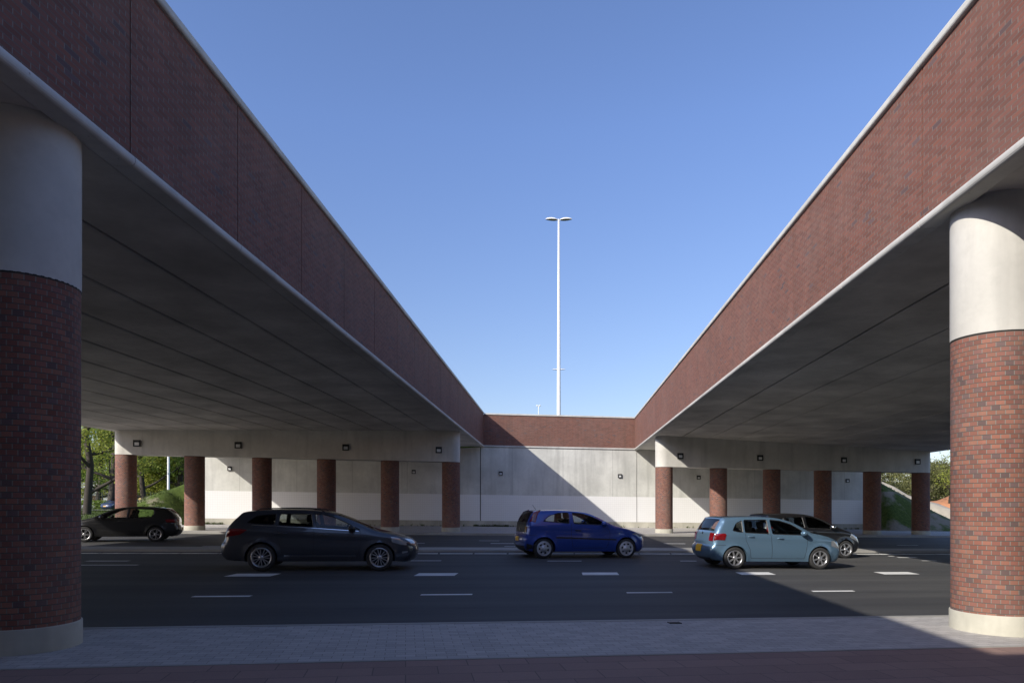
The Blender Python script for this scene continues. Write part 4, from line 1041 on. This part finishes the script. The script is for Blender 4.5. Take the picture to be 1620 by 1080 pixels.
def place(car, rear_px, front_px, face=1):
    """stand the car on the road from where its near-side wheels touch"""
    wx = car['wx']; a = gp(*rear_px); b = gp(*front_px); d = (b - a); rz = math.atan2(d.y, d.x)
    sc = Vector((d.x, d.y)).length / (wx[1] - wx[0]); del car['wx']
    w = car['_w'] * sc; del car['_w']
    u = Vector((math.cos(rz), math.sin(rz), 0)); nrm_ = Vector((-u.y, u.x, 0)) * face    # far side
    o = a - u * wx[0] * sc + nrm_ * (w / 2 - .1)
    o.z = gz(o.x)
    car.location = o; car.scale = (sc, sc, sc)
    pitch = SL if d.x > 0 else -SL
    car.rotation_euler = (0, pitch, rz)
    0 and print('car', car.name, 'scale', round(sc, 3), 'rz', round(math.degrees(rz), 1), [round(v, 2) for v in o])
def car_at(spec, label, rp, fp, face=1):
    c = make_car(spec, label); c['_w'] = spec['w']; place(c, rp, fp, face); return c
fy = 902.6
car_at(FOCUS, 'dark charcoal estate car with tinted rear glass in the shaded near lane', (413.9, 902.9), (600.2, 902.3))
car_at(CORSA, 'bright blue three door hatchback with silver wheel covers in the middle lane', (859.4, 882.8), (989.4, 882.2))
car_at(POLO, 'pale blue metallic five door hatchback seen partly from behind in sun', (1160.7, 899.3), (1294.8, 899.8))
f = gp(1335.7, 882.3); r = f - Vector((1, CS + .0, 0)).normalized() * 2.46 * .97
def to_px(p): return (810 + 1080 * p.x / p.y, 797 - (p.z - H) * 1080 / p.y)
r.z = gz(r.x)
car_at(YARIS, 'black compact hatchback half hidden behind the pale blue car', to_px(r), (1335.7, 882.3))
car_at(GOLF, 'black five door hatchback heading left beside the first brick columns', (246.3, 856.6), (133.8, 857.2), -1)
NAVY = dict(GOLF); NAVY['paint'] = M['p_navy']; NAVY['mirror_m'] = M['p_navy']
nv = make_car(NAVY, 'navy blue car in the distance, partly hidden by the first column and showing its front')
del nv['wx']
nth = math.radians(257); nd = Vector((math.cos(nth), math.sin(nth), 0)); nf = Vector(((167 - 810) / 1080 * 74, 74, 0))
nv.location = nf - nd * 4.07; nv.location.z = .93; nv.rotation_euler = (0, 0, nth)
nv['group'] = ''; del nv['group']

# ------------------------------------------------------------------ trees and planting
def leafmat(name, a, b):
    m = mat(name, a, .6, spec=.3); P = m.node_tree.nodes['Principled BSDF']
    g = N(m, 'ShaderNodeNewGeometry'); oi = N(m, 'ShaderNodeObjectInfo')
    c = mixc(m, g.outputs['Random Per Island'], a, b)
    hs = N(m, 'ShaderNodeHueSaturation'); LK(m, c, hs.inputs['Color']); LK(m, mth(m, 'ADD', mth(m, 'MULTIPLY', oi.outputs['Random'], .3), .85), hs.inputs['Value'])
    LK(m, hs.outputs[0], P.inputs['Base Color'])
    tl = N(m, 'ShaderNodeBsdfTranslucent'); LK(m, hs.outputs[0], tl.inputs[0]); mx_ = N(m, 'ShaderNodeMixShader'); mx_.inputs[0].default_value = .5
    out = m.node_tree.nodes['Material Output']; LK(m, P.outputs[0], mx_.inputs[1]); LK(m, tl.outputs[0], mx_.inputs[2]); LK(m, mx_.outputs[0], out.inputs[0]); return m
M['leaf_y'] = leafmat('spring_leaves', (.34, .36, .06), (.20, .25, .045)); M['leaf_g'] = leafmat('green_leaves', (.19, .27, .05), (.12, .18, .04))
M['leaf_o'] = leafmat('olive_leaves', (.27, .26, .11), (.16, .18, .06)); M['bark'] = concrete('bark', (.055, .045, .035), .4)
M['blade'] = leafmat('grass_blades', (.085, .12, .024), (.05, .075, .016))
def leaf(mb, p, s, rnd):
    d = Vector((rnd.gauss(0, 1), rnd.gauss(0, 1), rnd.gauss(0, .8))).normalized(); e = d.cross(Vector((rnd.gauss(0, 1), rnd.gauss(0, 1), rnd.gauss(0, 1)))).normalized()
    mb.face([p - d * s * .5, p + e * s * .3, p + d * s * .5, p - e * s * .3])
def tree_proto(name, seed, h, spread, trunk_r, lm, nleaf, ls, first=.25, dens=1.0):
    rnd = random.Random(seed); root = empty(name); tr = MB(); tips = []
    def limb(p, d, L, r, depth):
        n = 5; pts = [p]; rad = [r]
        for i in range(n):
            d = (d + Vector((rnd.gauss(0, .13), rnd.gauss(0, .13), rnd.gauss(.02, .08)))).normalized()
            pts.append(pts[-1] + d * L / n); rad.append(r * (1 - .6 * (i + 1) / n))
        tr.tube(pts, rad, 8 if depth < 2 else 5, caps=False)
        if depth >= 2: tips.extend(pts[1:])
        if depth == 1: tips.extend(pts[3:])
        if depth < 3:
            for k in range((0, 4, 4)[depth] if depth else 9):
                t = rnd.uniform(.3, 1) if depth else first + (1 - first) * (k + .5) / 9
                q = t * n; i = min(n - 1, int(q)); pp = pts[i].lerp(pts[i + 1], q - i); a = rnd.uniform(0, 2 * math.pi) if depth else k * 2.4 + rnd.uniform(-.4, .4)
                up = rnd.uniform(.25, .8); dd = Vector((math.cos(a), math.sin(a), up)).normalized()
                if depth: dd = (dd + d * .9).normalized()
                limb(pp, dd, (spread * (1.05 - .45 * t) if depth == 0 else L * .5) * rnd.uniform(.8, 1.15), rad[i] * (.5 if depth == 0 else .55), depth + 1)
    limb(Vector((0, 0, -.3)), Vector((rnd.gauss(0, .03), rnd.gauss(0, .03), 1)), h * .85, trunk_r, 0)
    tr.build('trunk', M['bark'], root); cr = MB()
    for i in range(nleaf):
        t = rnd.choice(tips); p = t + Vector((rnd.gauss(0, .5), rnd.gauss(0, .5), rnd.gauss(0, .4))) * dens
        leaf(cr, p, ls * rnd.uniform(.6, 1.3), rnd)
    cr.build('crown', lm, root); return root
T1 = tree_proto('broadleaf_tree', 11, 14, 5.6, .36, M['leaf_y'], 5500, .27, .14)
T2 = tree_proto('broadleaf_tree', 23, 12, 4.8, .34, M['leaf_g'], 8500, .27, .12)
T3 = tree_proto('broadleaf_tree', 37, 8, 3.4, .2, M['leaf_o'], 7000, .26, .12)
T5 = tree_proto('leafy_shrub', 71, 6.5, 3.2, .12, M['leaf_y'], 7000, .26, .05)
T4 = tree_proto('sparse_tree', 5, 9, 3.0, .14, M['leaf_y'], 1500, .2, .35)
TS = [(T1, 137, 60, 1.0, 'large spring tree with thick forked trunk beside the near left column edge', 0), (T1, 173, 76, 1.15, 'tall tree with thick trunk just left of the first brick column', 1.3),
      (T2, 153, 98, 1.1, 'green tree behind the pale hall, between the two thick trunks', 2), (T1, 206, 92, 1.2, 'tall yellow green tree hidden mostly by the first brick column', 3),
      (T2, 231, 84, 1.1, 'dense green tree right of the first brick column', 4.1), (T1, 252, 96, 1.25, 'yellow green tree left of the white lamp post', 5), (T2, 279, 90, 1.3, 'bright tree right of the white lamp post above the bank', .7),
      (T2, 300, 110, 1.4, 'tree rising behind the second brick column', 2.2), (T1, 120, 100, 1.2, 'tree at the far left behind the near column', 4.4),
      (T5, 226, 104, 1.0, 'leafy yellow green shrub low between first column and bank', .4), (T5, 241, 96, 1.1, 'leafy shrub left of the lamp post foot', 2.1), (T5, 256, 104, 1.2, 'broad shrub right behind the lamp post', 3.3),
      (T5, 272, 92, 1.2, 'light green shrub above the crest of the left bank', 4.7), (T5, 289, 98, 1.3, 'light green shrub left of the second brick column', 5.6), (T5, 146, 112, 1.1, 'shrub behind the wire fence at far left', 1.2),
      (T3, 1392, 96, 1.0, 'low olive tree above the crest of the right bank', 0), (T3, 1424, 104, 1.05, 'round olive tree seen between the last two columns', 1), (T3, 1455, 98, 1.0, 'olive tree behind the last brick column', 2),
      (T3, 1480, 108, 1.05, 'dense olive tree right of the last brick column', 3.2), (T3, 1506, 100, 1.05, 'olive tree at the edge of the near right column', 4.4), (T2, 1535, 125, .75, 'green tree hidden behind the near right column', 5.1),
      (T4, 1493, 86, 1.0, 'thin sparse tree against the sky beside the near right column', .9)]
used = set()
for src, px, y, sc, lab, rz in TS:
    x = (px - 810) / 1080 * y
    o = src if src.name not in used else copy_tree(src)
    used.add(src.name); o.location = (x, y, ter(x, y) - .1); o.scale = (sc, sc, sc); o.rotation_euler = (0, 0, rz)
    if src is T5: tag(o, lab, 'shrub', 'shrubs beyond the left viaduct')
    else: tag(o, lab, 'tree', 'trees beyond the viaducts')
# far belt of woodland closing the horizon
rnd = random.Random(3); mb = MB()
for i in range(22000):
    side = rnd.random() < .5
    x = rnd.uniform(-190, -40) if side else rnd.uniform(58, 200); y = rnd.uniform(128, 146)
    hh = 5.5 + 3.5 * noise.noise(Vector((x * .08, 0, 0))) + 1.6 * noise.noise(Vector((x * .4, y * .2, 3)))
    if side: hh += 4
    z = ter(x, y) + hh * rnd.random() ** .7
    leaf(mb, Vector((x, y, z)), rnd.uniform(.6, 1.2), rnd)
wb = mb.build('woodland', M['leaf_o']); tag(wb, kind='stuff')
# clipped hedge on the left
mb = MB()
for i in range(6000):
    x = rnd.uniform(-70, -44); y = 84 + rnd.uniform(-.6, .6) + (x + 50) * -.1
    leaf(mb, Vector((x, y, ter(x, y) + rnd.uniform(0, 1.15))), rnd.uniform(.16, .3), rnd)
tag(mb.build('hedge', M['leaf_g']), 'low green hedge in front of the pale hall at far left', 'hedge')
# pale hall behind the trees
hall = empty('storage_hall', (-72, 112, ter(-72, 112))); tag(hall, 'long pale hall with rounded roof seen through the trees at far left', 'building')
M['hallw'] = concrete('pale_sheeting', (.40, .42, .45), .1); M['hallr'] = concrete('roof_sheeting', (.42, .45, .50), .08)
mb = MB(); mb.box((0, 5, 1.6), (24, 10, 3.2)); mb.build('wall', M['hallw'], hall)
mb = MB(); mb.smooth = True; rows = []
for k in range(13):
    t = math.pi * k / 12; rows.append([Vector((x, 5 - 5.3 * math.cos(t), 3.1 + 2.2 * math.sin(t))) for x in (-12.3, 12.3)])
mb.grid(rows); mb.face([r[0] for r in rows]); mb.face([r[1] for r in rows][::-1]); mb.build('roof', M['hallr'], hall)
for k in range(5):
    mb = MB(); mb.box((-10 + 4.6 * k, -.04, 1.5), (2.2, .06, 1.1)); w = mb.build('window', M['glass_dark'], hall)
    m2 = MB(); m2.box((-10 + 4.6 * k, -.02, .9), (2.5, .12, .08)); m2.build('sill', M['galv'], w)
# wire fence in front of the hall
M['fence'] = mat('fence_steel', (.05, .07, .06), .5, .5)
fr = empty('wire_fence', (-56, 90, 0)); tag(fr, 'dark green wire fence with thin posts in front of the hall', 'fence')
for k in range(9):
    x = -70 + 3.2 * k; mb = MB(); z0 = ter(x, 90); mb.tube([(x + 56, 0, z0 - .2), (x + 56, 0, z0 + 2.3)], [.05, .05], 6); mb.build('post', M['fence'], fr)
mb = MB()
for k in range(70):
    x = -70 + 25.6 * k / 69; mb.box((x + 56, 0, ter(x, 90) + 1.15), (.015, .015, 2.1))
for k in range(6): mb.box((-57.2 + 56, 0, ter(-57, 90) + .3 + k * .37), (25.6, .02, .02))
mb.build('mesh_panel', M['fence'], fr)
# yellow wooden posts by the verge
M['wood'] = concrete('yellow_wood', (.45, .33, .14), .2)
for px, lab in ((222, 'left one of two short yellow wooden posts right of the first column'), (229, 'right one of two short yellow wooden posts right of the first column')):
    y = 70; x = (px - 810) / 1080 * y; mb = MB(); mb.box((0, 0, .55), (.28, .28, 1.5)); mb.hexa([Vector(p) for p in ((-.14, -.14, 1.3), (.14, -.14, 1.3), (.14, .14, 1.3), (-.14, .14, 1.3))], [Vector(p) for p in ((-.05, -.05, 1.42), (.05, -.05, 1.42), (.05, .05, 1.42), (-.05, .05, 1.42))])
    o = mb.build('wooden_post', M['wood']); o.location = (x, y, ter(x, y) - .1); tag(o, lab, 'post', 'yellow posts')
# grass on the banks and verge, weeds at the wall foot
def blades(name, areas, m, seed):
    rnd = random.Random(seed); mb = MB()
    for x0_, x1_, c0, c1, n, hh in areas:
        for i in range(n):
            x = rnd.uniform(x0_, x1_); c = rnd.uniform(c0, c1); y = c + CS * x
            if noise.noise(Vector((x * 2.5, y * 2.5, seed))) < -.05: continue
            z = ter(x, y); h_ = hh * rnd.uniform(.5, 1.4)
            for k in range(3):
                a = rnd.uniform(0, 6.28); w = .025 + hh * .05; d = Vector((math.cos(a), math.sin(a), 0)); l = Vector((rnd.gauss(0, .3), rnd.gauss(0, .3), 1)) * h_
                p = Vector((x + rnd.gauss(0, .06), y + rnd.gauss(0, .06), z)); mb.face([p - d * w, p + d * w, p + l])
    return tag(mb.build(name, m), kind='stuff')
blades('grass', [(-36, -20.5, 43.7, 56, 9000, .10), (26.7, 37, 47.5, 56, 3000, .12), (-75, -33, 47, 78, 7000, .2)], M['blade'], 2)
rnd = random.Random(9); mb = MB()
for a, b, n in ((-2.6, -.2, 110), (-21, -18.8, 90), (-.2, 8, 60), (-18, -3, 60), (9, 26, 60)):
    for i in range(n):
        x = rnd.uniform(a, b); y = WF + CS * x - .05 - abs(rnd.gauss(0, .06)); z = gz(x) + .1; h_ = rnd.uniform(.04, .2)
        for k in range(4):
            t = rnd.uniform(0, 6.28); d = Vector((math.cos(t), math.sin(t), 0)) * .025; p = Vector((x + rnd.gauss(0, .04), y, z)); mb.face([p - d, p + d, p + Vector((rnd.gauss(0, .4), rnd.gauss(-.1, .3), 1)) * h_])
tag(mb.build('weeds', M['blade']), kind='stuff')

# small gully grate beside the near kerb
g = gp(1067, 984.5, .1); mb = MB(); ax_ = Vector((1, CS, 0)).normalized(); ay_ = Vector((-ax_.y, ax_.x, 0))
for k in range(4): mb.box((0, (k - 1.5) * .028, .006), (.14, .014, .008))
mb.box((-.075, 0, .006), (.012, .11, .01)); mb.box((.075, 0, .006), (.012, .11, .01))
o = mb.build('drain_cover', M['dark_metal']); o.location = (g.x, g.y, gz(g.x) + .096); o.rotation_euler = (0, SL, math.atan(CS)); tag(o, 'small dark metal drain grate set in the grey paving near the kerb', 'drain')
